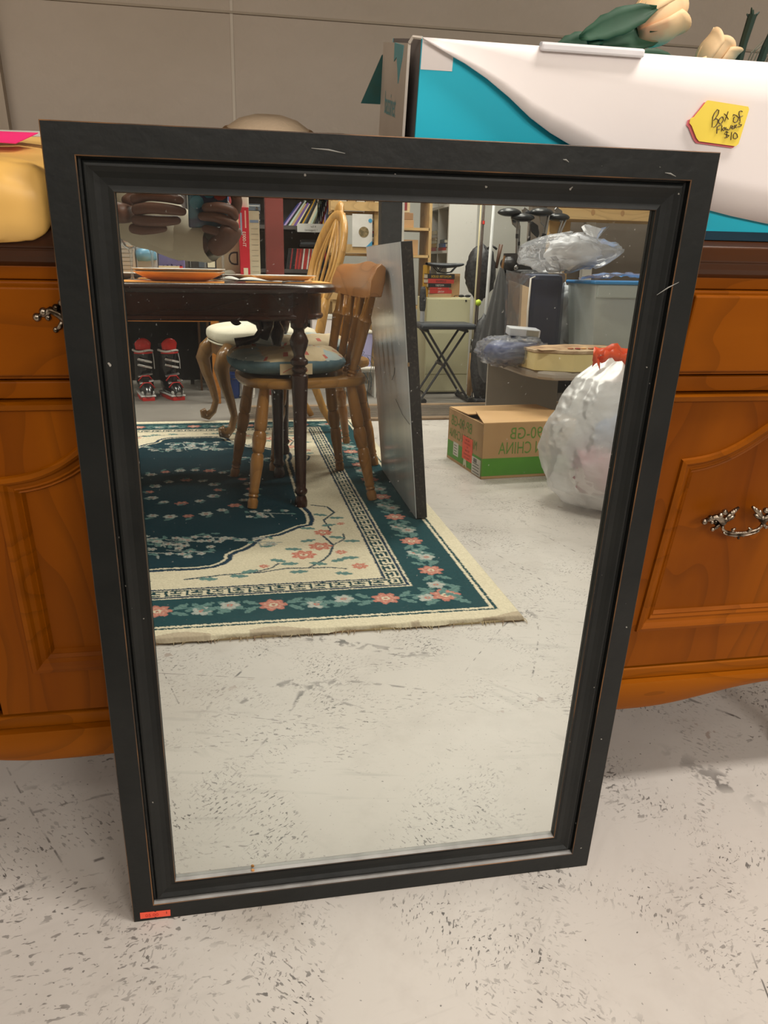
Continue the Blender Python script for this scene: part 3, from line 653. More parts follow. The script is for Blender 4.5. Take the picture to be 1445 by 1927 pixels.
# ================================================================ the shop behind the camera, seen in the mirror
# ---------------------------------------------------------------- oriental rug
RX0, RX1, RY0, RY1 = -1.20, 0.51, -3.435, -0.775
rug = thing('oriental_rug', 'dark teal and cream floral rug with key-pattern border under the dining table', 'rug', ((RX0 + RX1) / 2, (RY0 + RY1) / 2, 0))
hx, hy = (RX1 - RX0) / 2, (RY1 - RY0) / 2
def rug_colors(X, Y):
    """pile dye pattern, X Y in rug coordinates (centre 0)"""
    def C(r): return np.array(lin(r))
    cream, teal, dteal, lteal, rose_, pale, navy = C((220, 210, 184)), C((30, 70, 76)), C((20, 54, 64)), C((100, 134, 130)), C((188, 122, 108)), C((166, 174, 168)), C((34, 58, 78))
    n = X.shape[0]; col = np.tile(cream, (n, 1))
    du = hx - np.abs(X); dv = hy - np.abs(Y); d = np.minimum(du, dv)
    def put(m, c): col[m] = c
    put((d > .050) & (d < .057), teal); put((d > .066) & (d < .073), teal)
    put((d >= .073) & (d < .226), teal)
    # key border .226 - .298
    put((d >= .226) & (d < .298), cream); put((d > .232) & (d < .240), navy); put((d > .284) & (d < .292), navy)
    along = np.where(du < dv, Y, X); ph = np.mod(along, .052) / .052; k = (d - .244) / .036
    inb = (k > 0) & (k < 1)
    fret = inb & (((k < .2) & (ph < .78)) | ((k > .8) & (ph > .22)) | ((ph < .13)) | ((np.abs(ph - .5) < .07) & (k > .38)) | ((np.abs(k - .5) < .10) & (ph > .25) & (ph < .8)))
    put(fret, teal * .8)
    # medallion field: scalloped corner outline
    ax, ay = np.abs(X), np.abs(Y)
    pts = [(0, .895), (.075, .897), (.115, .888), (.142, .866), (.158, .835), (.160, .800), (.178, .775), (.202, .756), (.225, .722), (.238, .690), (.262, .655), (.315, .632), (.345, .600), (.380, .562), (.415, .548), (.424, .50), (.424, .42), (.412, .36), (.412, 0), (0, 0)]
    P = np.array(pts); inside = np.zeros(n, bool)
    for i in range(len(P)):
        x0, y0 = P[i - 1]; x1, y1 = P[i]
        c = ((y0 > ay) != (y1 > ay)); inside ^= c & (ax < (x1 - x0) * (ay - y0) / (y1 - y0 + 1e-12) + x0)
    dist = np.full(n, 9.0)
    for i in range(1, 19):
        a = P[i - 1]; b = P[i]; ab = b - a; t = np.clip(((ax - a[0]) * ab[0] + (ay - a[1]) * ab[1]) / (ab @ ab + 1e-12), 0, 1)
        dist = np.minimum(dist, np.hypot(ax - a[0] - t * ab[0], ay - a[1] - t * ab[1]))
    field = d >= .298
    put(field & ~inside & (dist < .011), navy)
    put(field & inside, dteal); put(field & inside & (dist > .004) & (dist < .013), cream * .95)
    wob = 0.006 * np.sin(X * 60) * np.sin(Y * 55)
    def flower(fx, fy, r, cp, cc, pet=6, a0=0.0, sel=None):
        m = (np.abs(X - fx) < r * 1.3) & (np.abs(Y - fy) < r * 1.3); I = np.nonzero(m)[0]
        if len(I) == 0: return
        x = X[I] - fx; y = Y[I] - fy; rr = np.hypot(x, y); th = np.arctan2(y, x) + a0
        lobe = r * (.66 + .34 * np.abs(np.cos(th * pet / 2)))
        col[I[rr < lobe]] = cp; col[I[(rr < lobe) & (rr > lobe * .55) & (rr < lobe * .70)]] = cp * .72 + C((230, 214, 190)) * .28
        col[I[rr < r * .30]] = cc; col[I[rr < r * .14]] = cp * .8
    def leaf(fx, fy, L_, W_, a, c):
        m = (np.abs(X - fx) < L_) & (np.abs(Y - fy) < L_); I = np.nonzero(m)[0]
        if len(I) == 0: return
        x = (X[I] - fx) * cos(a) + (Y[I] - fy) * sin(a); y = -(X[I] - fx) * sin(a) + (Y[I] - fy) * cos(a)
        w_ = W_ * (1 + .25 * np.sin(x * 320)); ok = ((x / (L_ * .5)) ** 2 + (y / w_) ** 2) < 1
        col[I[ok]] = c; col[I[ok & (np.abs(y) < W_ * .16)]] = c * .75
    def line(pts_, wd, c):
        for (x0, y0), (x1, y1) in zip(pts_, pts_[1:]):
            m = (X > min(x0, x1) - .01) & (X < max(x0, x1) + .01) & (Y > min(y0, y1) - .01) & (Y < max(y0, y1) + .01); I = np.nonzero(m)[0]
            if len(I) == 0: continue
            ex, ey = x1 - x0, y1 - y0; t = np.clip(((X[I] - x0) * ex + (Y[I] - y0) * ey) / (ex * ex + ey * ey + 1e-12), 0, 1)
            col[I[np.hypot(X[I] - x0 - t * ex, Y[I] - y0 - t * ey) < wd]] = c
    rnd = random.Random(5)
    def spray(cx, cy, dirx, diry, big=True, red=True):
        """a border spray: a flower flanked by leaves and smaller blossoms along the border"""
        for s in (-1, 1):
            for k, (t, o) in enumerate([(.055, .022), (.055, -.022), (.085, .0), (.115, .022), (.115, -.024), (.15, .006), (.18, -.018)]):
                lx = cx + dirx * t * s - diry * o; ly = cy + diry * t * s + dirx * o
                leaf(lx, ly, .046, .0085, math.atan2(diry, dirx) + (0.7 if o > 0 else -0.7) * s + rnd.uniform(-.3, .3), lteal)
        line([(cx - dirx * .18, cy - diry * .18), (cx - dirx * .06 + diry * .012, cy - diry * .06 + dirx * .012), (cx + dirx * .07 - diry * .012, cy + diry * .07 - dirx * .012), (cx + dirx * .18, cy + diry * .18)], .0028, lteal)
        flower(cx, cy, .036, rose_ if red else pale, cream * .9, 7)
        for s in (-1, 1): flower(cx + dirx * .105 * s - diry * .012 * s, cy + diry * .105 * s + dirx * .012 * s, .026, pale, rose_, 5)
    yb = hy - .155; xb = hx - .150
    for sx in (-1, 1):
        spray(sx * (xb - .0), 0.0 + 0, 0, 1)
    for sy in (-1, 1):
        for k, x in enumerate([-.56, -.285, -.01, .265, .545]): spray(x, sy * yb, 1, 0, True, k % 2 == 0 or True)
        for sx in (-1, 1):
            flower(sx * (xb - .005), sy * (yb - .0), .040, rose_, cream, 7)
            for q in range(4): leaf(sx * (xb - .01) + .055 * cos(q * 1.57 + .8), sy * yb + .055 * sin(q * 1.57 + .8), .05, .010, q * 1.57 + .8, lteal)
    for sx in (-1, 1):
        for y in (-1.0, -.75, -.50, -.25, .25, .50, .75, 1.0): spray(sx * xb, y, 0, 1, True, True)
    # corner gardens on cream
    for sx in (-1, 1):
        for sy in (-1, 1):
            def T(x, y): return (sx * (x + .345), sy * (y + 2.105))
            red = C((200, 122, 104)); st_ = C((52, 72, 84))
            line([T(-.30, -1.13), T(-.20, -1.150), T(-.10, -1.155), T(-.03, -1.175), T(.03, -1.17), T(.076, -1.225), T(.10, -1.27), T(.12, -1.35), T(.10, -1.44), T(.13, -1.50), T(.12, -1.60)], .0035, st_)
            line([T(-.12, -1.155), T(-.07, -1.185), T(-.05, -1.215)], .003, st_); line([T(.03, -1.17), T(.09, -1.165), T(.13, -1.15)], .003, st_)
            line([T(.12, -1.35), T(.16, -1.40), T(.165, -1.45)], .003, st_); line([T(.12, -1.60), T(.165, -1.68), T(.15, -1.75), T(.10, -1.78)], .004, st_)
            for x, y, r in [(.026, -1.277, .038), (.081, -1.345, .036), (.104, -1.472, .030), (.171, -1.165, .024), (.135, -1.285, .018), (-.09, -1.20, .014), (.17, -1.555, .014)]:
                fx, fy = T(x, y); flower(fx, fy, r, red, cream, 7)
            for x, y, a in [(-.16, -1.135, .2), (-.13, -1.165, -.3), (-.05, -1.24, .5), (-.02, -1.21, .1), (.06, -1.20, .4), (.12, -1.22, -.4), (.155, -1.235, 0), (.0, -1.33, .2), (.05, -1.40, -.3), (.14, -1.42, .4), (.18, -1.38, .1), (.06, -1.52, .3), (.13, -1.545, -.2), (.165, -1.62, .2), (.115, -1.66, .5), (.0, -1.145, 0), (.12, -1.115, .3), (-.24, -1.125, .2)]:
                fx, fy = T(x, y); leaf(fx, fy, .050, .011, a * sx * sy, lteal * 1.1)
    # sprigs on the field and the wreath
    for sx in (-1, 1):
        for sy in (-1, 1):
            for (x, y) in [(-.311, -1.447), (-.455, -1.47), (-.05, -1.70), (-.10, -2.80), (-.30, -2.86)]:
                fx, fy = sx * (x + .345), sy * (y + 2.105)
                line([(fx - .06, fy - .02), (fx, fy), (fx + .07, fy + .015)], .003, pale * .8); line([(fx, fy), (fx + .01, fy + .05)], .003, pale * .8)
                for q in range(7): flower(fx + rnd.uniform(-.07, .07), fy + rnd.uniform(-.04, .045), .014, pale, rose_ * .8, 5)
                for q in range(5): leaf(fx + rnd.uniform(-.08, .08), fy + rnd.uniform(-.04, .05), .030, .006, rnd.uniform(0, 3), lteal)
    for ring, cnt in ((.255, 26), (.13, 12)):
        for k in range(cnt):
            a = k * 2 * pi / cnt; fx, fy = ring * .95 * cos(a), ring * 1.25 * sin(a) + .085
            flower(fx, fy, .024 if k % 2 else .019, pale * .95 if k % 3 else rose_ * .85, rose_ * .7, 6); leaf(fx * 1.12, (fy - .085) * 1.10 + .085, .036, .007, a + .8, lteal * .9)
    return col
xs = np.concatenate([np.linspace(-hx, -0.405, 34)[:-1], np.linspace(-0.405, hx, 424)])
ys = np.concatenate([np.linspace(-hy, 0.02, 230)[:-1], np.linspace(0.02, hy, 440)])
XX, YY = np.meshgrid(xs, ys, indexing='ij'); n1, n2 = XX.shape
rs = np.random.RandomState(3)
edge_w = np.minimum(np.minimum(hx - np.abs(XX), hy - np.abs(YY)) / 0.006, 1.0)
ZZ = 0.004 + 0.008 * np.sqrt(np.clip(edge_w, 0, 1)) + rs.rand(n1, n2) * 0.0013
XX2 = XX.copy(); YY2 = YY.copy()
YY2[:, -1] += 0.004 * np.sin(xs * 23) + 0.002 * np.sin(xs * 71) + rs.rand(n1) * 0.002
co = np.stack([XX2, YY2, ZZ], -1).reshape(-1, 3)
me = bpy.data.meshes.new('pile'); me.vertices.add(n1 * n2); me.vertices.foreach_set('co', co.ravel())
I, J = np.meshgrid(np.arange(n1 - 1), np.arange(n2 - 1), indexing='ij'); q0 = (I * n2 + J).ravel()
quads = np.stack([q0, q0 + n2, q0 + n2 + 1, q0 + 1], 1).astype(np.int32)
me.loops.add(quads.size); me.loops.foreach_set('vertex_index', quads.ravel())
me.polygons.add(len(quads)); me.polygons.foreach_set('loop_start', np.arange(0, quads.size, 4, dtype=np.int32))
me.update(); me.validate()
ca = me.color_attributes.new('dye', 'FLOAT_COLOR', 'POINT')
jx = XX.ravel() + (rs.rand(n1 * n2) - .5) * .0022; jy = YY.ravel() + (rs.rand(n1 * n2) - .5) * .0022
cc = rug_colors(jx, jy) * (0.86 + 0.24 * rs.rand(n1 * n2))[:, None]
# worn brown patches along the near cut edge
wear = (hy - YY.ravel() < 0.020 + 0.012 * np.sin(XX.ravel() * 31)) & (np.sin(XX.ravel() * 9.7) + np.sin(XX.ravel() * 23 + 1) > 0.35)
cc[wear] = cc[wear] * 0.55 + np.array(lin((132, 104, 86))) * 0.45
ca.data.foreach_set('color', np.concatenate([cc, np.ones((len(cc), 1))], 1).astype(np.float32).ravel())
rm = bpy.data.materials.new('wool_pile'); rm.use_nodes = True; nt = rm.node_tree
at = nt.nodes.new('ShaderNodeAttribute'); at.attribute_name = 'dye'; nt.links.new(at.outputs['Color'], nt.nodes['Principled BSDF'].inputs['Base Color'])
nt.nodes['Principled BSDF'].inputs['Roughness'].default_value = 0.95; nt.nodes['Principled BSDF'].inputs['Specular IOR Level'].default_value = 0.15
me.materials.append(rm)
o = bpy.data.objects.new('pile', me); COL.objects.link(o); o.parent = rug
CRM = mat('rug_binding', (200, 184, 142), 0.95, rgb2=(168, 138, 104), nscale=14)
G().box(-hx, hx, -hy, hy, 0.0005, 0.0045).build('backing', CRM, rug)
g = G(); rnd = random.Random(11)
for end in (-1, 1):
    x = -hx
    while x < hx:
        x += 0.0055 if (end > 0 and x > -0.45) else 0.012
        if rnd.random() < (0.62 if end > 0 else 0.3): continue
        l = rnd.uniform(0.006, 0.018) * (1.6 if x > hx - 0.06 and end > 0 else 1.0); a = rnd.uniform(-0.8, 0.8)
        p0 = (x, end * (hy - 0.002), 0.006); p1 = (x + l * a * .5, end * (hy + l * .6), 0.004); p2 = (x + l * a, end * (hy + l), 0.0015)
        g.tube([p0, p1, p2], [0.0011, 0.0009, 0.0005], 4)
o = g.build('fringe', mat('fringe_thread', (196, 180, 144), 0.95, rgb2=(140, 112, 88), nscale=20), rug); o['kind'] = 'stuff'

# ---------------------------------------------------------------- dining table
MAH = wood('dark_mahogany', (66, 34, 22), (40, 20, 14), 'x', 0.22, 9, coat=0.25)
MAHZ = wood('dark_mahogany_z', (62, 32, 20), (40, 20, 13), 'z', 0.25, 12, coat=0.2)
TX0, TX1, TY0, TY1, TZ = -1.60, 0.205, -2.72, -1.655, 0.752
dt = thing('dining_table', 'dark mahogany oval-ended dining table set with plates, on the teal rug', 'table', ((TX0 + TX1) / 2, (TY0 + TY1) / 2, 0))
tw, td = (TX1 - TX0) / 2, (TY1 - TY0) / 2
def oval(wx, wy, r, n=10):
    P = []
    for sx, sy, a0 in ((1, 1, 0), (-1, 1, 90), (-1, -1, 180), (1, -1, 270)):
        for i in range(n + 1):
            a = R(a0 + 90 * i / n); P.append((sx * (wx - r) + r * cos(a), sy * (wy - r) + r * sin(a)))
    return P
def ring(levels, n=10):
    g = G(); L_ = [oval(tw - d, td - d, max(0.02, rr - d), n) for d, z, rr in levels]; k = len(L_[0])
    vs = [(x, y, levels[i][1]) for i, pl in enumerate(L_) for x, y in pl]
    fs = [(i * k + j, i * k + (j + 1) % k, (i + 1) * k + (j + 1) % k, (i + 1) * k + j) for i in range(len(levels) - 1) for j in range(k)]
    fs += [tuple(range(k - 1, -1, -1)), tuple((len(levels) - 1) * k + j for j in range(k))]
    return g.add(vs, fs)
ring([(0.010, TZ - 0.028, .30), (0.004, TZ - 0.026, .30), (0.0, TZ - 0.018, .30), (0.0, TZ - 0.010, .30), (0.006, TZ - 0.003, .30), (0.012, TZ, .30)], 12).build('tabletop', MAH, dt, smooth=2)
ring([(0.050, 0.640, .29), (0.046, 0.645, .29), (0.046, 0.653, .29), (0.052, 0.658, .29), (0.052, TZ - 0.0285, .29)], 12).build('apron', MAH, dt, smooth=2)
def table_leg(x, y):
    g = G(); g.box(-.0275, .0275, -.0275, .0275, 0.632, TZ - 0.029)
    prof = [(.018, 0.0), (.021, .006), (.022, .030), (.018, .045), (.0145, .052), (.022, .062), (.022, .070), (.017, .078), (.018, .10), (.024, .36), (.0285, .452), (.0295, .462), (.0200, .470), (.0255, .478), (.0255, .486), (.0190, .492),
            (.0290, .500), (.0290, .512), (.0200, .520), (.0180, .530), (.0275, .556), (.0310, .575), (.0240, .592), (.0180, .602), (.0180, .610), (.0270, .618), (.0275, .632)]
    g.lathe(prof, 14)
    return g.build('leg', MAHZ, dt, loc=(x - (TX0 + TX1) / 2, y - (TY0 + TY1) / 2, 0), smooth=2)
for x, y in ((.062, -1.772), (.062, -2.60), (.012, -2.19), (-1.45, -1.772), (-1.45, -2.60), (-0.75, -2.19)): table_leg(x, y)
# scroll brackets under the top
g = G()
for (x, y) in ((-.085, -2.05),):
    pts = []
    for i in range(26):
        a = i / 25 * 2 * pi * 0.85; rr = .030 * (1 - i / 36); pts.append((x - .045 + rr * cos(a) , y, .625 + rr * sin(a)))
    g.tube(pts, .010, 8)
    g.tube([(x - .02, y, .640), (x + .028, y, .615), (x + .036, y, .585), (x + .018, y, .560), (x - .02, y, .548), (x - .055, y, .540)], [.016, .015, .013, .012, .016, .020], 8)
    g.tube([(x + .06, y, .640), (x + .060, y, .60), (x + .045, y, .555)], [.026, .020, .014], 8)
g.T = Matrix.Identity(4)
g.build('scroll_bracket', MAHZ, dt, smooth=True, loc=(-(TX0 + TX1) / 2, -(TY0 + TY1) / 2, 0))

# ---------------------------------------------------------------- spindle-back chairs
OAK = wood('honey_oak', (176, 124, 60), (140, 92, 40), 'z', 0.30, 12, coat=0.25)
OAKR = wood('honey_oak_rail', (192, 136, 86), (168, 112, 64), 'y', 0.26, 8, coat=0.3)
OAKS = wood('honey_oak_seat', (184, 136, 72), (156, 108, 50), 'x', 0.32, 8, coat=0.2)
CUSH = mat('patchwork_blue', (112, 140, 150), 0.85, rgb2=(84, 114, 128), nscale=16, bump=0.2, bscale=60)
CREAMP = mat('patch_cream', (226, 206, 170), 0.85, rgb2=(214, 192, 154), nscale=12)
CORAL = mat('patch_coral', (214, 112, 96), 0.85)
PBLUE = mat('patch_pale_blue', (178, 198, 200), 0.85, rgb2=(206, 212, 204), nscale=14)
TIE = mat('blue_tie', (120, 150, 170), 0.8)
def spindle_chair(label, loc, rz):
    t = thing('spindle_chair', label, 'chair', loc, rz, 'honey oak spindle-back chairs')
    # seat faces -x, local coordinates
    def sq(u, v, z0=0.0):
        a = u * 2 * pi; e = lambda q, p_: math.copysign(abs(q) ** p_, q)
        return e(cos(a), .62), e(sin(a), .62)
    g = G(); K = 40
    lv = [(0.93, .398), (0.985, .402), (1.0, .410), (1.0, .420), (0.985, .428), (0.93, .432), (0.5, .428), (0.0, .426)]
    vs = []
    for s_, z in lv:
        for j in range(K):
            cx, cy = sq(j / K, 0); vs.append((0.005 + .225 * cx * s_, (.222 + .012 * -cx) * cy * s_, z))
    fs = [(i * K + j, i * K + (j + 1) % K, (i + 1) * K + (j + 1) % K, (i + 1) * K + j) for i in range(len(lv) - 1) for j in range(K)] + [tuple(range(K - 1, -1, -1))]
    g.add(vs, fs).build('seat', OAKS, t, smooth=2)
    LP = [(0, .0165), (.06, .0185), (.085, .0140), (.10, .0175), (.115, .0145), (.135, .0185), (.16, .0160), (.18, .0170), (.36, .0225), (.44, .0205), (.455, .0160), (.47, .0205), (.50, .0210), (.56, .0245), (.62, .0215), (.635, .0170), (.65, .0215), (.70, .0225), (.88, .0200), (1.0, .0170)]
    for sx in (-1, 1):
        for sy in (-1, 1):
            a = (sx * .215 , sy * .228, 0.0); b = (sx * .150, sy * .160, .405)
            G().turn(a, b, LP, 12).build('leg', OAK, t, smooth=2)
    SPf = [(0, .015), (.04, .0165), (.06, .0125), (.08, .0155), (.10, .0125), (.13, .0160), (.17, .0140), (.20, .0165), (.50, .0175), (.68, .0205), (.70, .0225), (.72, .0190), (.76, .0150), (.90, .0135), (1, .012)]
    tops = []
    for k, y in enumerate((-.192, -.100, 0.0, .100, .192)):
        bulge = 0.030 * (1 - (y / .2) ** 2)
        yb = y * .80; a = (.150 + bulge * .9, yb, .424); b = (.210 + bulge * .9, y * 1.06, .705)
        G().turn(a, b, SPf if abs(y) > .15 else [(q, r_ * .86) for q, r_ in SPf], 12).build('spindle', OAK, t, smooth=2)
    # crest rail, curved in plan, scrolled ends
    g = G(); n_ = 24; vs = []
    for i in range(n_ + 1):
        y = -.262 + .524 * i / n_; u = y / .262; x0 = .206 + .034 * (1 - u * u); zt = .814 + .004 * cos(u * pi * 2) - .012 * abs(u) ** 3; zb = .690 + .012 * u * u
        th_ = .016 + .004 * abs(u) ** 4
        for dx, z in ((-th_, zb), (-th_ + .004, (zb + zt) / 2), (-th_ + .022, zt - .012), (.012 + .006, zt), (.034, zt - .012), (th_ + .012, (zb + zt) / 2), (th_, zb)):
            vs.append((x0 + dx, y, z))
    fs = [(i * 7 + j, (i + 1) * 7 + j, (i + 1) * 7 + (j + 1) % 7, i * 7 + (j + 1) % 7) for i in range(n_) for j in range(7)] + [tuple(range(6, -1, -1)), tuple(n_ * 7 + j for j in range(7))]
    g.add(vs, fs).build('crest_rail', OAKR, t, smooth=2, bevel=.003)
    return t
def seat_cushion(label, loc, rz):
    t = thing('seat_cushion', label, 'cushion', loc, rz, 'patchwork seat cushions')
    def f(u, v):
        a = u * 2 * pi; ph = (v - .5) * pi; e = lambda q, p_: math.copysign(abs(q) ** p_, q)
        rr = e(cos(ph), .45); x = .205 * rr * e(cos(a), .7); y = .205 * rr * e(sin(a), .7); z = .044 * (1 + sin(ph)) * 1.0
        z += (.014 * sin(x * 17 + 1) * sin(y * 15) + .005 * fbm(x * 20, y * 20)) * max(0, sin(ph)) ** .5 if ph > 0 else 0
        return (x, y, max(0, z))
    g = G(); nu, nv = 96, 44
    vs = [f(i / nu, j / nv) for i in range(nu) for j in range(nv + 1)]; k = nv + 1
    for i in range(nu):
        for j in range(nv):
            fc = (i * k + j, ((i + 1) % nu) * k + j, ((i + 1) % nu) * k + j + 1, i * k + j + 1)
            c = sum((Vector(vs[q]) for q in fc), Vector()) / 4
            px, py = int((c.x + .21) / .105), int((c.y + .21) / .105)
            mi = 0
            if c.z > .056:
                mi = [3, 1, 3, 3, 3, 3, 1, 1, 3, 1, 3, 1, 3, 1, 1, 3][(px % 4) * 4 + py % 4]
                if mi == 1 and math.hypot((c.x % .07) - .035, (c.y % .07) - .035) < .010: mi = 2
            g.m.append(mi); g.f.append(fc)
    g.v = vs
    g.build('cushion_body', [CUSH, CREAMP, CORAL, PBLUE], t, smooth=True)
    g = G(); g.box(-.06, .05, .2062, .2068, .014, .050); g.build('patch', CREAMP, t)
    g = G(); g.tube([(-.05, .2078, .022), (-.02, .2078, .036), (0, .2078, .040), (.03, .2078, .026)], .0022, 5, flat=.4); g.tube([(-.02, .2078, .028), (0, .2078, .038), (.02, .2078, .044)], .002, 5, flat=.4)
    g.ball((.024, .2078, .028), (.010, .0012, .007), 8, 6); g.build('butterfly_print', CORAL, t)
    for s in (-1, 1):
        g = G(); y = s * .15
        def rib(pts, w_=.006):
            vs = []
            for p in pts: vs += [(p[0], p[1] - w_ / 2, p[2]), (p[0], p[1] + w_ / 2, p[2] + .001)]
            g.add(vs, [(2 * i, 2 * i + 1, 2 * i + 3, 2 * i + 2) for i in range(len(pts) - 1)])
        rib([(.17, y, .03), (.20, y + s * .02, .045), (.225, y + s * .03, .03), (.215, y + s * .025, .012), (.24, y + s * .02, .012), (.262, y + s * .015, -.02), (.255, y + s * .012, -.07), (.262, y + s * .012, -.115)])
        rib([(.20, y + s * .02, .02), (.235, y + s * .035, .018), (.260, y + s * .03, .012), (.268, y + s * .03, -.01), (.262, y + s * .03, -.05)])
        g.build('tie', TIE, t, solid=.0008)
    return t
spindle_chair('honey oak spindle-back chair nearest the mirror, with its back to the leaning board', (0.080, -2.020, 0.0125), R(-7))
seat_cushion('quilted patchwork cushion with coral flowers on the chair nearest the mirror', (0.035, -2.020, 0.0125 + .433), R(-7))
spindle_chair('honey oak spindle-back chair just behind the nearest one, half hidden by it', (0.180, -2.540, 0.0125), R(-7))
seat_cushion('patchwork cushion on the half hidden spindle chair, cream and pale blue on top', (0.135, -2.540, 0.0125 + .433), R(-7))

# ---------------------------------------------------------------- oval-back chair with cabriole legs
OAKL = wood('pale_oak', (208, 162, 92), (182, 132, 66), 'z', 0.34, 9, coat=0.15)
OAKC = wood('brown_oak', (140, 104, 62), (108, 76, 42), 'z', 0.28, 10, coat=0.25)
CREAMF = mat('cream_upholstery', (216, 210, 190), 0.85, rgb2=(202, 196, 176), bump=0.2, bscale=150)
oc = thing('oval_back_chair', 'pale oak chair with pierced oval back and cream upholstered seat beyond the table', 'chair', (0.0, -3.22, 0.0125), R(-11))
def cush(u, v):
    a = u * 2 * pi; ph = (v - .5) * pi; e = lambda q, p_: math.copysign(abs(q) ** p_, q)
    rr = e(cos(ph), .5); cx = e(cos(a), .5); return (.0 + .255 * rr * cx, (.27 - .02 * cx) * rr * e(sin(a), .5), .465 + .045 * e(sin(ph), .8) + (.018 * (1 - cx * cx * .5) if ph > 0 else 0))
G().grid(44, 20, cush).build('seat', CREAMF, oc, smooth=True)
G().tube([(.25 * math.copysign(abs(cos(a)) ** .5, cos(a)), .262 * math.copysign(abs(sin(a)) ** .5, sin(a)), .437) for a in [2 * pi * i / 48 for i in range(49)]], .0045, 6, cap=False).build('piping', CREAMF, oc, smooth=True)
g = G(); pl = [(.235 * math.copysign(abs(cos(a)) ** .5, cos(a)), .245 * math.copysign(abs(sin(a)) ** .5, sin(a))) for a in [2 * pi * i / 32 for i in range(32)]]
g.prism(pl, .375, .425, 'z').build('seat_rail', OAKC, oc, smooth=2)
for sy in (-1, 1):
    P = [(-.205, sy * .215, .425), (-.235, sy * .240, .385), (-.255, sy * .255, .335), (-.240, sy * .250, .26), (-.215, sy * .240, .18), (-.200, sy * .238, .11), (-.215, sy * .246, .055), (-.245, sy * .256, .028), (-.262, sy * .258, .034), (-.266, sy * .258, .052), (-.252, sy * .256, .062)]
    g = G().tube(P, [.034, .040, .036, .027, .021, .017, .018, .024, .022, .018, .010], 12, flat=1.0, up=(0, 1, 0))
    g.tube([(-.225, sy * .25, .37), (-.262, sy * .262, .345), (-.262, sy * .262, .30), (-.236, sy * .255, .25)], [.008, .012, .008, .004], 8)
    g.build('leg', OAKC, oc, smooth=True)
    P = [(.215, sy * .19, .43), (.205, sy * .195, .33), (.215, sy * .20, .22), (.255, sy * .205, .11), (.315, sy * .21, 0.012)]
    G().tube(P, [.024, .022, .020, .018, .016], 10, up=(0, 1, 0)).build('leg', OAKL, oc, smooth=True)
def bx(z): return .225 + (z - .43) * .285
def bp(y, z, off=0.0): return (bx(z) + off, y, z)
cz, rz_, ry_ = .815, .225, .215
ovl = [bp(ry_ * sin(a), cz + rz_ * cos(a)) for a in [2 * pi * i / 48 for i in range(49)]]
g = G().tube(ovl, .027, 10, cap=False, flat=.62, up=(1, 0, 0)); g.build('back_frame', OAKL, oc, smooth=True)
g = G(); g.tube([bp(y, cz + rz_ - .005 + .045 * math.exp(-(y / .035) ** 2)) for y in [-.10 + .2 * i / 16 for i in range(17)]], [.012 + .016 * math.exp(-(y / .05) ** 2) for y in [-.10 + .2 * i / 16 for i in range(17)]], 10, flat=.6, up=(1, 0, 0)); g.build('crest', OAKL, oc, smooth=True)
for sy in (-1, 1):
    G().tube([bp(sy * .19, .40), bp(sy * .185, .50), bp(sy * .165, .60), bp(sy * .150, .665)], [.024, .024, .022, .020], 10).build('back_post', OAKL, oc, smooth=True)
    for q, (w1, w2) in enumerate(((.150, .11), (.085, .055))):
        pts = [bp(sy * (.012 + w1 * sin(pi * t) ** 1.0 * (1 - .25 * t)), cz - rz_ + .02 + (2 * rz_ - .04) * t) for t in [i / 16 for i in range(17)]]
        G().tube(pts, .0125, 8, flat=.6, up=(1, 0, 0)).build('splat_ribbon', OAKL, oc, smooth=True)
G().tube([bp(0, cz - rz_ + .02), bp(0, cz), bp(0, cz + rz_ - .02)], [.018, .010, .016], 8, flat=.6).build('centre_splat', OAKL, oc, smooth=True)
G().tube([bp(-.175, .615), bp(-.09, .60), bp(0, .592), bp(.09, .60), bp(.175, .615)], [.018, .02, .022, .02, .018], 8, flat=.8).build('lower_rail', OAKL, oc, smooth=True)

# ---------------------------------------------------------------- tall board leaning by the chairs
bdm = mat('speckled_black_edge', (34, 30, 29), 0.6, rgb2=(64, 58, 54), nscale=120, lo=0.55, hi=0.7)
bfm = mat('grey_laminate', (206, 210, 214), 0.22, rgb2=(192, 197, 204), nscale=3, stretch=(1, 3, .5), bump=0.03, bscale=8, coat=0.3)
bd = thing('tall_board', 'tall grey laminate board with speckled black edges standing on the rug by the chairs', 'board', (0.432, -1.908, 0.0160), rot=(0, R(-4.9), R(1.0)))
G().box(-.001, .034, -.345, .345, 0, .870).build('board_core', bdm, bd, bevel=.0015)
G().box(-.0035, -.0012, -.3435, .3435, .001, .869).build('face_panel', bfm, bd)
g = G(); g.tube([(-.0045, .05, .42), (-.0045, .10, .445), (-.0045, .12, .47)], .0007, 4); g.tube([(-.0045, .10, .36), (-.0045, .22, .325), (-.0045, .33, .315)], .0006, 4)
o = g.build('scratch', mat('dark_scratch', (60, 60, 62), 0.6), bd); o['kind'] = 'stuff'
G().box(-.0022, .004, .3445, .3458, .50, .512).build('chipped_spot', mat('chip_board', (150, 120, 86), .8), bd)

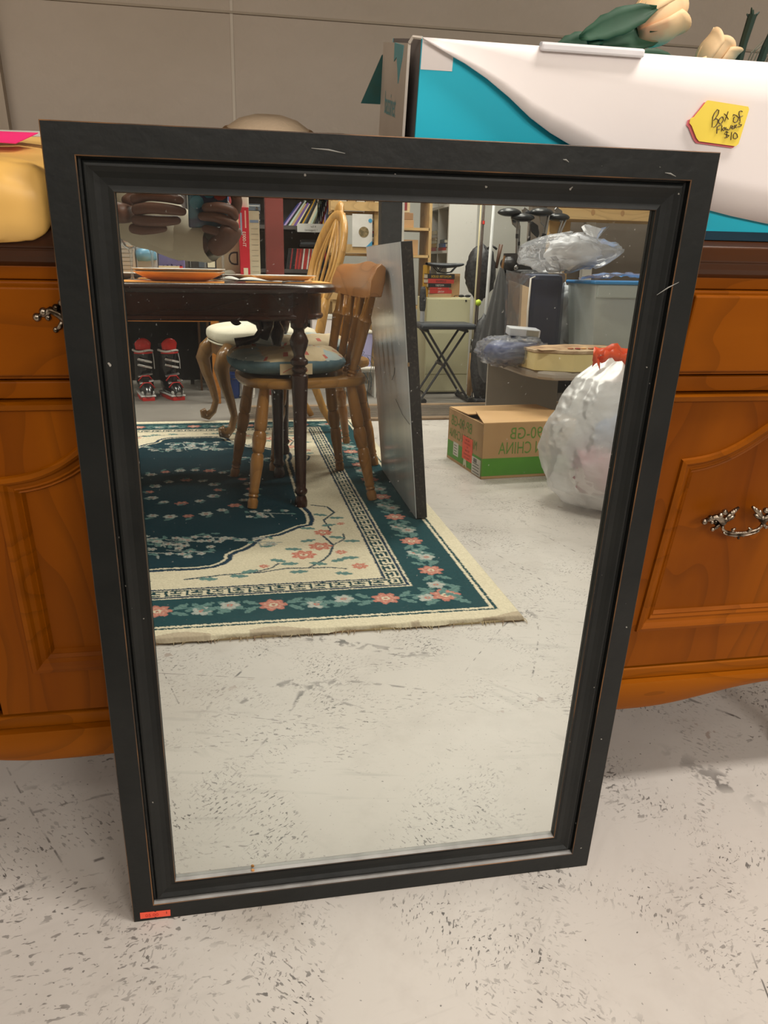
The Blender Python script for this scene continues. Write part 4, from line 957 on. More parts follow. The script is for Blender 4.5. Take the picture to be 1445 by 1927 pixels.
# ---------------------------------------------------------------- things on the dining table
ORG = mat('orange_placemat', (246, 176, 84), 0.7, rgb2=(238, 160, 66), nscale=40, bump=0.2, bscale=300)
ORP = mat('orange_plate', (252, 200, 136), 0.3, rgb2=(250, 192, 126))
WHT = mat('white_china', (236, 230, 220), 0.25, coat=0.3)
for x, y, lab, rz in ((-.36, -1.86, 'orange placemat under the orange plate on the dining table', 0.0), (.045, -2.12, 'orange placemat at the rounded end of the dining table', R(90)), (-.38, -2.48, 'orange placemat on the far side of the dining table', 0)):
    g = G(); g.box(-.19, .19, -.145, .145, 0, .002)
    tag(g.build('placemat', ORG, loc=(x, y, TZ + .0003), rot=(0, 0, rz)), lab, 'placemat', 'orange placemats')
def plate(name, lab, loc, r, mt, h_=.022, group=None, rot=None):
    g = G().lathe([(r * .55, 0), (r * .62, .002), (r * .85, h_ * .6), (r, h_), (r * .99, h_ + .002), (r * .83, h_ * .72), (r * .6, .006), (0, .005)], 36)
    return tag(g.build(name, mt, loc=loc, smooth=2, rot=rot), lab, 'plate', group)
ztab = TZ + .0026
plate('dinner_plate', 'orange dinner plate at the bottom of the pair on the table', (-.312, -1.88, ztab), .145, ORP, .028)
plate('dinner_plate', 'white dinner plate stacked on the orange plate', (-.312, -1.88, ztab + .0095), .148, WHT, .028)
plate('side_plate', 'white plate at the rounded end of the dining table', (.035, -2.06, ztab), .115, WHT, .020)
plate('side_plate', 'white plate on the far side of the dining table by the tall red box', (-.09, -2.36, TZ + .0005), .120, WHT, .020)
plate('side_plate', 'white plate at the left part of the dining table behind the glasses', (-.55, -2.15, TZ + .0005), .12, WHT, .022)
def napkin(lab, loc, rz, s):
    g = G().grid(14, 8, lambda u, v: ((u - .5) * s, (v - .5) * s * .45 * (1 - .5 * u), .004 + .016 * abs(sin(u * 5)) * (1 - (2 * v - 1) ** 2) * (1 - u) + .006 * (1 - u) * v))
    return tag(g.build('paper_napkin', mat('napkin_paper', (222, 222, 216), .8), loc=loc, rot=(0, 0, rz), solid=.0008, smooth=True), lab, 'napkin')
napkin('crumpled grey white napkin lying beside the plate at the rounded table end', (-.045, -1.86, TZ + .0006), R(-6), .17)
napkin('white folded napkin lying between the orange plate and the end plate', (-.125, -2.02, TZ + .0006), R(30), .12)
g = G().tube([(0, 0, 0), (.03, 0, .003), (.10, 0, .002)], [.010, .004, .003], 8, flat=.3)
tag(g.build('spoon', mat('steel', (170, 170, 170), .2, metal=1), loc=(.015, -1.80, TZ + .005), rot=(0, 0, R(-15)), smooth=True), 'steel spoon lying in front of the end plate on the table', 'spoon')
GLS = clear('drinking_glass', (245, 248, 248), .22, .02)
def goblet(lab, loc, s=1.0):
    t = thing('wine_glass', lab, 'glass', loc, group='stemmed glasses on the table')
    G().lathe([(0.034 * s, 0), (.034 * s, .0015), (.006, .006), (.0045, .012)], 24).build('foot', GLS, t, smooth=2)
    G().lathe([(.0045, .012), (.0038, .05), (.0042, .085 * s), (.008, .098 * s)], 12).build('stem', GLS, t, smooth=2)
    G().lathe([(.008, .098 * s), (.026, .110 * s), (.037, .135 * s), (.040, .165 * s), (.036, .20 * s)], 28).build('bowl', GLS, t, smooth=True, solid=.0012)
goblet('stemmed glass standing behind the left end of the orange plate', (-.470, -1.99, TZ + .0004))
goblet('stemmed glass standing second from the left behind the orange plate', (-.405, -2.02, TZ + .0004))
goblet('stemmed glass standing behind the right rim of the orange plate', (-.232, -2.04, TZ + .0004))
goblet('stemmed glass with wide bowl beside the photographer\'s hand', (-.172, -1.95, TZ + .0026), 1.02)
# goods standing at the back of the table
def carton(name, lab, cat, x0, x1, z1, y, dep, m, rz=0.0, z0=None, group=None):
    z0 = TZ + .0006 if z0 is None else z0
    t = thing(name, lab, cat, ((x0 + x1) / 2, y, z0), rz, group); w_ = (x1 - x0) / 2; hh = z1 - z0
    G().box(-w_, w_, -dep, 0, 0, hh).build('box_body', m, t, bevel=.0012)
    return t, w_, hh
RED = mat('crimson_card', (196, 26, 50), .5, rgb2=(184, 22, 44)); BEI = mat('beige_card', (196, 188, 166), .6, rgb2=(186, 178, 156), nscale=14)
INKD = mat('dark_print', (48, 44, 44), .6); INKW = mat('white_print', (238, 234, 226), .6); PBL = mat('pale_blue_print', (150, 170, 196), .6)
t, w_, hh = carton('red_product_box', 'tall crimson product box with beige side standing at the back of the table', 'box', -.105, -.070, 1.020, -2.42, .09, RED, R(-2))
G().box(w_, w_ + .040, -.0895, -.002, 0, hh - .012).build('beige_side', BEI, t)
text('TI-0003', .018, INKW, t, (-.008, .0008, hh * .46), (R(90), R(-90), R(180)), align='LEFT')
G().box(-.008, .009, .0003, .0008, .012, .045).build('label', mat('cream_print', (228, 216, 190), .6), t); G().box(-.0155, -.009, .0003, .0008, hh - .10, hh - .02).build('side_print', PBL, t)
G().box(.002, .007, .0003, .0008, hh - .075, hh - .012).build('title_bar', mat('pale_red_print', (232, 180, 170), .6), t)
for k in range(9): G().box(w_ + .008, w_ + .034, -.0018, -.0010, .03 + k * .02, .0315 + k * .02).build('text_line', mat('grey_print', (150, 146, 132), .6), t)
G().box(w_ + .004, w_ + .037, -.0018, -.0010, hh - .055, hh - .045).build('blue_bar', mat('blue_print', (120, 140, 170), .6), t)
t, w_, hh = carton('canvas_bag', 'beige tin with a black letter D standing behind the glasses', 'tin', -.200, -.108, .905, -2.50, .09, mat('khaki_tin', (170, 160, 134), .6, rgb2=(158, 148, 122)))
text('D', .075, INKD, t, (.044, .0008, .055), FACE_N, sx=.8); text('r', .05, INKD, t, (-.006, .0008, .006), FACE_N, sx=.8)
t.name = 'beige_tin'
BLUP = mat('sky_blue_wrap', (126, 186, 220), .35, rgb2=(96, 160, 206), nscale=14)
t, w_, hh = carton('first_aid_carton', 'white and orange carton with grey print at the left back of the table', 'box', -.575, -.505, .912, -2.45, .07, mat('grey_white_card2', (206, 204, 196), .6))
G().box(-w_, w_, .0003, .0008, hh - .028, hh - .004).build('orange_band', mat('orange_print', (240, 130, 60), .6), t)
for k in range(6): G().box(-w_ + .01, w_ - .008, .0003, .0008, .03 + k * .015, .033 + k * .015).build('text_line', mat('grey_print', (150, 146, 132), .6), t)
t, w_, hh = carton('tissue_pack', 'sky blue wrapped roll pack with red corners behind the left glasses', 'pack', -.500, -.425, .895, -2.48, .08, mat('white_blue_pack', (214, 224, 232), .4))
g = G().tube([(-.034, .012, .085), (.0, .018, .088), (.034, .012, .092)], [.022, .026, .024], 14); g.build('blue_roll', BLUP, t, smooth=True)
for s in (-1, 1): G().box(s * .026 - .010, s * .026 + .010, .0003, .002, .004, .034).build('red_corner', mat('signal_red', (220, 56, 48), .5), t)
t, w_, hh = carton('violet_carton', 'violet carton with dark silhouettes behind the second glass', 'box', -.420, -.325, .872, -2.50, .08, mat('violet_card', (126, 128, 186), .5, rgb2=(112, 114, 176)))
G().box(-w_, w_, .0003, .0008, hh - .010, hh).build('pale_band', mat('lilac_card', (196, 196, 216), .5), t)
g = G()
for k in range(5): g.prism([(-.04 + k * .017, .035), (-.036 + k * .017, .048 + .004 * (k % 3)), (-.030 + k * .017, .051), (-.024 + k * .017, .035)], .0003, .0008, 'y')
o = g.build('silhouette_print', mat('indigo_print', (44, 40, 96), .6), t); o['kind'] = 'stuff'
t, w_, hh = carton('cream_carton', 'small cream carton lying in front of the violet carton', 'box', -.415, -.338, .800, -2.40, .06, mat('cream_card', (230, 208, 168), .6))
G().box(w_, w_ + .010, -.055, -.005, .0, hh).build('red_end', mat('signal_red', (220, 56, 48), .5), t)
BOOKC = [mat('book_' + n, c, .5) for n, c in (('white', (222, 216, 206)), ('navy', (44, 50, 110)), ('maroon', (140, 50, 52)), ('tan', (190, 160, 120)), ('slate', (84, 92, 100)), ('black', (38, 36, 38)),
         ('mint', (188, 208, 194)), ('violet', (116, 84, 158)), ('cream', (230, 220, 190)), ('mustard', (214, 166, 50)), ('lilac', (170, 150, 200)), ('blue', (78, 104, 164)), ('red', (190, 62, 56)), ('olive', (116, 116, 84)), ('green', (84, 120, 90)), ('teal', (50, 110, 130)))]
BC = dict(zip('white navy maroon tan slate black mint violet cream mustard lilac blue red olive green teal'.split(), BOOKC))
PAGES = mat('book_pages', (226, 218, 198), .85, rgb2=(206, 196, 172), nscale=60, stretch=(1, 1, 8))
def book(lab, group, w_, d_, th_, col, loc, rot, name='book', spine_side=True, cat='book'):
    """book lying flat in its local frame: spine on local +y side"""
    t = thing(name, lab, cat, loc, 0, group, rot)
    key = (round(w_, 3), round(d_, 3), round(th_, 3), col)
    G().box(-w_ / 2, w_ / 2, -d_, 0, 0, .0018).box(-w_ / 2, w_ / 2, -d_, 0, th_ - .0018, th_).box(-w_ / 2, w_ / 2, -.002, 0, .0018, th_ - .0018).build('cover', BC[col], t)
    G().box(-w_ / 2 + .003, w_ / 2 - .003, -d_ + .003, -.0021, .0019, th_ - .0019).build('page_block', PAGES, t)
    return t
book('white magazine lying at the far side of the table behind the orange plate', None, .16, .10, .014, 'white', (-.36, -2.33, TZ + .0006), (0, 0, R(4)), 'magazine', cat='magazine')
book('navy book lying on the table beneath the maroon one', None, .115, .09, .012, 'navy', (-.225, -2.36, TZ + .0006), (0, 0, R(-4)))
book('maroon and white book lying on the navy book on the table', None, .09, .08, .018, 'maroon', (-.275, -2.50, TZ + .0006), (0, 0, 0))
g = G().ball((0, 0, .018), (.034, .022, .018), 14, 8, lambda d: 1 + .08 * sin(5 * d.x))
tag(g.build('grey_pouch', mat('grey_cloth', (150, 146, 132), .9), loc=(-.155, -2.44, TZ + .0006), smooth=True), 'small grey cloth pouch in front of the beige tin', 'pouch')
g = G().lathe([(.020, 0), (.021, .002), (.021, .04), (.014, .046), (.014, .058), (.0, .058)], 18)
tag(g.build('white_bottle_cap', WHT, loc=(-.088, -2.465, 1.0208), smooth=2), 'white plastic jar standing on top of the tall red box', 'jar')

# ---------------------------------------------------------------- posts and back shelving
REDP = mat('red_oxide_paint', (116, 50, 44), .5, rgb2=(104, 44, 38), nscale=6, bump=.1)
struct(G().box(.085, .195, -4.50, -4.38, 0, ZC).build('column_1', REDP, bevel=.004))
BLKP = mat('black_post_paint', (24, 24, 26), .6, rgb2=(36, 36, 37), nscale=30)
struct(G().box(.775, .905, -4.30, -4.20, 0, ZC).build('column_2', BLKP, bevel=.004))
struct(G().box(.908, .922, -4.28, -4.22, 0, ZC).build('trim_4', WHT))
PINE = wood('raw_pine', (206, 174, 124), (188, 152, 100), 'x', .6, 6); PINEZ = wood('raw_pine_z', (204, 172, 122), (186, 150, 98), 'z', .6, 6)
STL = mat('dark_shelf_steel', (76, 70, 68), .5, rgb2=(62, 58, 56), nscale=12)
rnd = random.Random(21)
su = thing('steel_shelf_unit', 'dark steel shelf unit full of magazines and discs behind the red column', 'shelf', (.15, -5.10, 0))
for z in (.10, .45, .79, 1.075, 1.40): G().box(-.56, .44, -.17, .17, z - .025, z).build('shelf_board', STL, su)
for x in (-.575, .14 - .6, .455): G().box(x - .012, x + .012, -.18, -.16, 0, 1.7).build('upright', STL, su)
for x in (-.575, .455): G().box(x - .012, x + .012, .16, .18, 0, 1.7).build('upright', STL, su)
G().box(-.56, .44, -.178, -.172, .05, 1.7).build('back_panel', mat('dark_grey_back', (104, 98, 94), .7), su)
G().box(.175, .36, .172, .175, 1.035, 1.090).build('shelf_label', mat('label_white', (190, 190, 186), .6), su)
text('4 for', .020, INKD, su, (.285, .1756, 1.065), FACE_N, sx=1.0, align='CENTER'); text('1 (magazines)', .018, INKD, su, (.270, .1756, 1.043), FACE_N, sx=.9, align='CENTER')
def upright(lab, group, x, y, z, hgt_, th_, dep, col, lean=0.0, name='magazine', cat='magazine', yaw=0.0):
    t = thing(name, lab, cat, (x, y, z), 0, group, (0, lean, yaw))
    G().box(0, th_, -dep, 0, 0, hgt_).build('cover', BC[col], t)
    if th_ > .007: G().box(.0015, th_ - .0015, -dep + .004, -.0015, hgt_, hgt_ + .0006).build('page_block', PAGES, t)
    return t
# top shelf of leaning magazines: world x from about .24 to .55
cols = ['navy', 'lilac', 'black', 'mint', 'tan', 'violet', 'cream', 'black', 'mustard', 'slate', 'black', 'cream', 'mint', 'olive', 'black', 'slate', 'white', 'red']
x = .225
for k, c in enumerate(cols):
    th_ = rnd.choice([.009, .012, .015]); hh = rnd.uniform(.175, .215)
    ln = R(38 - k * 1.1)
    upright(f'slanting {c} magazine, {ORD[k]} from the left on the upper shelf beside the red column', 'slanting magazines on the upper steel shelf', x, -5.02, 1.0765 + .0, hh, th_, .15, c, ln)
    x += th_ / cos(ln) + .0015
for k, c in enumerate(['white', 'red', 'blue', 'mustard', 'lilac', 'slate', 'navy', 'teal', 'tan']):
    th_ = .010; upright(f'upright {c} magazine at the right end of the upper steel shelf', 'upright magazines on the upper steel shelf', .475 + k * .0118, -5.02, 1.0765, rnd.uniform(.19, .22), th_, .15, c)
x = .25
for k in range(24):
    th_ = .0098; c = rnd.choice(['black', 'black', 'slate', 'white', 'black', 'red', 'maroon']) if k < 9 else rnd.choice(['red', 'maroon', 'black', 'red', 'white'])
    upright(f'{c} disc case, {ORD[k]} from the left in the row on the middle steel shelf', 'disc cases on the middle steel shelf', x, -5.0, .7915, .138, th_, .12, c, R(8) if k < 20 else 0, 'disc_case', 'disc case'); x += .0118
for k in range(3):
    G_ = thing('media_box', ['black game case lying on the discs of the middle shelf', 'grey case stacked on the disc row', 'white topped case lying highest on the disc row'][k], 'case', (.42 + .012 * k, -5.05, .9410 + k * .0165), R(5 * k), 'cases lying on the disc row')
    G().box(-.075, .075, -.06, .06, 0, .0155).build('case_body', BC[['black', 'slate', 'black'][k]], G_)
# left part of that unit: dark stereo parts, binders
for k, c in enumerate(['blue', 'blue', 'maroon', 'white', 'tan', 'violet']):
    upright(f'{c} binder, {ORD[k]} from the left on the upper shelf beside the red column', 'binders left of the red column', -.175 + k * .024, -5.0, 1.0765, .20 + .02 * (k % 3), .022, .15, c, 0, 'binder', 'binder')
for k in range(3):
    t = thing('stereo_box', ['black player lying on the upper steel shelf beside the binders', 'second black player stacked on the first', 'grey tape deck topping the stack of players'][k], 'stereo', (.028, -5.02, 1.0765 + k * .046), group='black players on the steel shelf')
    G().box(-.055, .055, -.12, 0, 0, .043).build('housing', BC[['black', 'black', 'slate'][k]], t, bevel=.002)
    G().box(-.050, .050, .0003, .001, .030, .033).build('display', INKW, t); g = G().tube([(.03, 0, .016), (.03, .006, .016)], .009, 12); g.build('dial', mat('steel', (170, 170, 170), .2, metal=1), t)
for k in range(7):
    t = thing('small_box', f'{["grey", "cream", "black", "white", "tan", "slate", "white"][k]} little box, {ORD[k]} from the left on the middle shelf beside the red column', 'box', (-.32 + k * .058, -5.0, .7915), group='little boxes left of the red column')
    G().box(-.025, .025, -.1, 0, 0, [.09, .14, .06, .11, .15, .08, .12][k]).build('box_body', BC[['slate', 'cream', 'black', 'white', 'tan', 'slate', 'white'][k]], t)
# lowest shelves, glimpsed under the table
for k, c in enumerate(['white', 'red', 'cream', 'mint', 'white', 'lilac', 'violet']):
    upright(f'{c} folder, {ORD[k]} from the left on the low shelf glimpsed under the table', 'folders on the low steel shelf', -.275 + k * .052, -4.98, .4515, .20, .034, .15, c, R(-3 if k == 2 else 0), 'folder', 'folder')

# pallet rack with books and cards
pr_ = thing('pallet_rack', 'raw pine pallet rack holding books and cards behind the board', 'rack', (.72, -4.64, 0))
for x in (-.155, .125): G().box(x - .030, x + .030, -.05, -.03, 0, 1.75).build('upright', PINEZ, pr_)
for x in (-.155, .125): G().box(x - .030, x + .030, -.25, -.23, 0, 1.75).build('upright', PINEZ, pr_)
for z in (.90, 1.165, .60, .30, 1.45): G().box(-.20, .145, -.029, -.010, z, z + .055).build('slat', PINE, pr_)
for z in (.90, 1.165, .60, .30): G().box(-.19, .14, -.23, -.051, z - .016, z - .001).build('shelf_board', PINE, pr_)
cardt = thing('food_print', 'white print with a round dish and blue corner marks pinned on the pine rack', 'poster', (.735, -4.646, 1.045))
G().box(-.072, .062, 0, .003, -.105, .100).build('sheet', mat('poster_white', (226, 224, 220), .5), cardt)
def disc(g, x, z, r, y, n=20): g.prism([(x + r * cos(2 * pi * i / n), z + r * sin(2 * pi * i / n)) for i in range(n)], y, y + .0006, 'y'); return g
disc(G(), .005, -.012, .034, .0032).build('dish_print', mat('dish_print', (150, 130, 96), .6, rgb2=(96, 84, 54), nscale=60), cardt)
disc(G(), .048, .060, .013, .0032).build('blue_dot', mat('cyan_print', (70, 160, 210), .6), cardt)
G().prism([(.062, -.105), (.062, -.065), (.020, -.105)], .0032, .0038, 'y').build('blue_corner', mat('cyan_print', (70, 160, 210), .6), cardt)
z = .9565
for k in range(11):
    c = rnd.choice(['white', 'tan', 'maroon', 'cream', 'slate', 'white']); th_ = rnd.uniform(.012, .022)
    book(f'{c} paperback, {ORD[k]} from the bottom of the stack on the pine rack', 'paperbacks stacked on the pine rack', rnd.uniform(.075, .095), .14, th_, c, (.815 + rnd.uniform(-.006, .006), -4.70, z), (0, 0, R(rnd.uniform(-6, 6)))); z += th_ + .0008
for k in range(5):
    t = thing('card_box', f'small {["white", "tan", "white", "brown", "cream"][k]} carton, {ORD[k]} from the left on top of the pine rack', 'box', (.60 + k * .06, -4.655, 1.2215), group='cartons on top of the pine rack')
    G().box(-.027, .027, -.1, 0, 0, .07 + .01 * (k % 3)).build('box_body', BC[['white', 'tan', 'white', 'tan', 'cream'][k]], t)
# wooden door jamb next to the black post
struct(G().box(.858 - .03, .872 - .03, -4.60, -4.55, 0, 2.1).build('trim_5', PINEZ))
# tan boxes on the shelf right of the black post
bs = thing('pine_box_shelf', 'pine shelf with tan boxes right of the black post', 'shelf', (1.11, -4.98, 0))
for z in (.55, .90, 1.08, 1.35): G().box(-.16, .13, -.15, .12, z - .018, z).build('shelf_board', PINE, bs)
for x in (-.165, .135): G().box(x - .01, x + .01, -.16, .12, 0, 1.6).build('side_panel', PINEZ, bs)
BXM = [mat('tan_box', (190, 150, 106), .7), mat('brown_box', (160, 120, 84), .7), mat('light_box', (216, 190, 150), .7)]
for k, (x, z, w_, h_, lab) in enumerate([(-.06, 1.0805, .16, .05, 'flat tan box at the bottom of the upper pine shelf'), (-.05, 1.1312, .13, .045, 'flat brown box lying on the tan box of the upper pine shelf'), (-.06, 1.1770, .10, .09, 'small framed maroon picture box on the brown box'),
                                      (-.03, .9005, .17, .10, 'light tan carton on the middle pine shelf'), (-.09, 1.0012, .07, .055, 'white carton on the light tan carton'), (-.05, .5505, .18, .13, 'brown carton on the low pine shelf')]):
    t = thing('carton', lab, 'box', (1.11 + x, -4.88, z)); G().box(-w_ / 2, w_ / 2, -.16, 0, 0, h_).build('box_body', BXM[k % 3], t, bevel=.002)
    if k == 2: G().box(-.03, .03, .0005, .002, .015, .075).build('picture', BC['maroon'], t)

# white cube shelf seen from its end
WSH = mat('white_melamine', (222, 220, 214), .4, rgb2=(214, 212, 206), nscale=2)
cs = thing('cube_shelf', 'white cube shelf with books, its tall end panel facing the mirror', 'shelf', (1.46, -5.25, 0))
G().box(-.10, .10, .43, .45, 0, 1.75).build('side_panel', WSH, cs); G().box(-.10, .10, -.45, -.43, 0, 1.75).build('side_panel', WSH, cs)
G().box(.095, .10, -.43, .43, .02, 1.75).build('back_panel', WSH, cs)
for z in (.02, .36, .65, .935, 1.24, 1.53): G().box(-.10, .094, -.43, .43, z - .018, z).build('shelf_board', WSH, cs)
for y in (.145, -.14): G().box(-.098, .094, y - .008, y + .008, .02, 1.75).build('divider', WSH, cs)
for (yy, z0_, cl, bay) in [(-5.25 - .285, .9355, ['navy', 'slate', 'navy', 'blue', 'white', 'slate', 'navy', 'red'], 'rear'), (-5.25, .9355, ['red', 'mustard', 'cream', 'tan', 'white', 'cream'], 'middle'), (-4.98, .9355, ['red', 'blue', 'slate'], 'front')]:
    z = z0_
    for k, c in enumerate(cl):
        th_ = rnd.uniform(.018, .028)
        book(f'{c} book, {ORD[k]} from the bottom in the {bay} bay of the white cube shelf', 'books stacked in the white cube shelf', .17, .07, th_, c, (1.363, yy, z), (0, 0, R(90 + rnd.uniform(-8, 8)))); z += th_ + .0008

# cream cabinet with book stack and bicycle saddle
CRC = mat('cream_enamel', (206, 202, 168), .45, rgb2=(200, 196, 160), nscale=3)
cc_ = thing('cream_cabinet', 'cream metal cabinet carrying the paperback stack and bicycle saddle', 'cabinet', (1.262, -4.36, 0))
G().box(-.148, .148, -.27, 0, .012, .630).build('cabinet_body', CRC, cc_, bevel=.003)
G().box(-.145, .145, .0005, .006, .135, .622).build('door', CRC, cc_, bevel=.002); G().box(-.145, .145, .0005, .005, .02, .128).build('plinth', CRC, cc_, bevel=.002)
G().tube([(.115, .006, .612), (.115, .010, .612)], .006, 10).build('lock', BLKP, cc_)
z = .6306
for k, (c, tx, tc_) in enumerate([('tan', '', 'maroon'), ('red', 'NOVEL', 'white'), ('red', 'PEACE', 'white'), ('black', 'MYSTERY', 'white'), ('red', 'SUSPENSE', 'black'), ('olive', 'MONSTER GUIDE', 'mustard')]):
    th_ = [.024, .024, .014, .024, .028, .030][k]; w_ = [.15, .15, .13, .155, .175, .18][k]
    t = book(f'{["orange tan", "red", "thin red", "black", "bright red", "olive black"][k]} thick paperback in the stack under the saddle', 'paperback stack under the bicycle saddle', w_, .12, th_, c if k != 5 else 'black', (1.205 + [.0, .005, -.004, -.004, .004, .004][k], -4.375, z), (0, 0, R(rnd.uniform(-3, 3))))
    if tx: text(tx, th_ * .72, BC[tc_], t, (0, .0008, th_ * .22), FACE_N, align='CENTER', sx=.8)
    z += th_ + .0006
topz = z
cb = thing('brown_wrapping', 'folded brown cardboard piece standing behind the paperback stack', 'cardboard', (1.325, -4.46, .6306))
G().box(-.035, .035, -.004, 0, 0, .15).build('cardboard_sheet', BXM[0], cb); G().box(-.034, .034, -.05, -.005, 0, .002).build('cardboard_foot', BXM[0], cb)
sd = thing('bicycle_saddle', 'black padded bicycle saddle resting on top of the paperback stack', 'saddle', (1.240, -4.40, topz))
def sadf(u, v):
    a = v * 2 * pi; x = -.125 + .25 * u; wy = (.018 + .055 * (max(0, 1 - u * 1.35)) ** .7) * (sin(pi * min(1, .04 + u * .94))) ** .3
    return (x, wy * cos(a), .052 + .016 * sin(a) * (sin(pi * min(1, .04 + u * .94))) ** .35 + .010 * (2 * u - 1) ** 2)
g = G().grid(20, 14, sadf); g.build('saddle_pad', mat('black_vinyl', (52, 56, 62), .45, rgb2=(44, 48, 54)), sd, smooth=True)
g = G()
for s in (-1, 1): g.tube([(-.075, s * .03, .045), (-.045, s * .022, .014), (.0, s * .02, .006), (.04, s * .018, .012), (.075, s * .010, .048)], .0035, 8)
for s in (-1, 1): g.tube([(-.045, s * .022, .014), (-.02, s * .024, .045)], .003, 6)
o = g.build('rails', BLKP, sd, smooth=True)
yf = upright('yellow folder standing behind the paperback stack', None, 1.125, -4.42, .6306, .20, .016, .12, 'mustard', 0, 'folder', 'folder')
yf = upright('navy folder standing behind the yellow folder', None, 1.148, -4.50, .6306, .17, .018, .10, 'navy', 0, 'folder', 'folder')
gls = thing('sunglasses', 'black sunglasses lying at the right edge of the cream cabinet', 'sunglasses', (1.375, -4.385, .6306))
for s in (-1, 1): G().ball((s * .022, 0, .010), (.020, .006, .009), 12, 8).build('lens', BLKP, gls, smooth=True)
g = G(); g.tube([(-.044, 0, .014), (-.05, -.05, .010), (-.05, -.08, .004)], .002, 6); g.build('temple', BLKP, gls)
G().tube([(.044, 0, .014), (.03, -.05, .010), (.01, -.06, .004)], .002, 6).build('temple', BLKP, gls)

# folding X stool
xs_ = thing('folding_stool', 'black folding X-frame stool with padded seat in front of the cream cabinet', 'stool', (1.165, -4.10, 0))
SBK = mat('stool_black', (34, 34, 36), .45)
G().box(-.178, .178, -.125, .125, .452, .487).build('seat_pad', mat('black_vinyl', (52, 56, 62), .45), xs_, bevel=.014)
for y, s in ((-.095, 1), (.095, -1), (-.075, -1), (.075, 1)):
    g = G(); g.tube([(-s * .150, y, .020), (s * .125, y, .440)], .0125, 4, flat=.6); g.build('leg', SBK, xs_)
for s in (-1, 1):
    G().tube([(s * .150, -.14, .018), (s * .150, .14, .018)], .013, 8).build('foot_bar', SBK, xs_)
    for y in (-.145, .145): G().tube([(s * .150, y - .012, .018), (s * .150, y + .012, .018)], .0175, 10).build('rubber_foot', BLKP, xs_)
    G().tube([(s * .125, -.10, .442), (s * .125, .10, .442)], .010, 6).build('seat_bar', SBK, xs_)
G().tube([(-.012, -.10, .232), (-.012, .10, .232)], .010, 8).build('pivot', SBK, xs_)
um = thing('rolled_umbrella', 'short rolled black umbrella standing on the stool beside the tall board', 'umbrella', (1.025, -4.10, .4880))
G().lathe([(.016, .07), (.020, .09), (.022, .15), (.018, .20), (.012, .215), (0, .215)], 10).build('canopy_roll', mat('black_nylon', (30, 30, 33), .5, rgb2=(60, 60, 62), nscale=60), um)
G().lathe([(.014, 0), (.015, .004), (.015, .068), (.010, .07)], 12).build('handle', mat('silver_label', (150, 150, 152), .35), um)

# fishing rods and white pole leaning in the corner
CORK = mat('cork', (196, 156, 108), .8); RODM = mat('rod_brown', (70, 52, 44), .35); CRR = mat('cream_rod', (206, 196, 158), .4); REDT = mat('signal_red', (220, 56, 48), .5)
def rod(lab, a, b, r0, m, cork=None, name='fishing_rod'):
    t = thing(name, lab, 'fishing rod' if name == 'fishing_rod' else 'pole', a, group='rods leaning in the corner' if name == 'fishing_rod' else None); d = Vector(b) - Vector(a)
    P = lambda q: tuple(d * q)
    G().tube([P(0), P(.5), P(1)], [r0, r0 * .8, r0 * .45], 8).build('rod_blank', m, t, smooth=True)
    if cork:
        G().tube([P(cork[0]), P((cork[0] + cork[1]) / 2), P(cork[1])], [r0 * 2.1, r0 * 2.4, r0 * 1.9], 10).build('cork_grip', CORK, t, smooth=True)
        G().tube([P(cork[1]), P(cork[1] + .05)], r0 * 1.8, 10).build('reel_seat', mat('steel', (170, 170, 170), .2, metal=1), t, smooth=True)
    return t
t = rod('cream fishing rod with cork grip leaning in front of the others', (1.362, -4.14, .004), (1.440, -4.30, 1.70), .007, CRR, (.01, .17))
t = rod('dark brown fishing rod with red tag leaning behind the cream one', (1.385, -4.18, .004), (1.470, -4.34, 1.70), .006, RODM, (.02, .12))
G().tube([(.061, -.108, 1.08), (.0625, -.110, 1.10)], .012, 8).build('red_tag', REDT, t)
t = rod('thin brown rod with green float leaning between the rods', (1.404, -4.20, .004), (1.480, -4.35, 1.70), .005, RODM, None)
G().ball((.020, -.042, .60), .022, 12, 8).build('float', mat('lime_float', (190, 214, 50), .5), t, smooth=True)
t = rod('white plastic pole leaning beside the fishing rods', (1.425, -4.10, .004), (1.495, -4.20, 1.75), .0135, mat('white_plastic', (226, 228, 228), .35), None, 'white_pole')

# ---------------------------------------------------------------- door track strip and low deck in the floor
st_ = thing('floor_runner', 'ribbed dark brown runner strip lying across the floor behind the board', 'runner', (1.05, -3.66, 0))
GB = wood('grey_brown_plank', (118, 106, 92), (96, 86, 76), 'x', .7, 6); GB2 = wood('brown_strip', (142, 118, 92), (120, 98, 76), 'x', .6, 6)
G().box(-1.15, 1.9, -.20, .20, .0003, .008).build('base_mat', GB, st_)
for y in (-.225, .225): G().box(-1.15, 1.9, y - .025, y + .025, .0003, .014).build('edge_strip', GB2, st_, bevel=.004)
for k in range(12): G().box(-1.15, 1.9, -.18 + k * .032, -.165 + k * .032, .0081, .0105).build('rib', GB, st_)

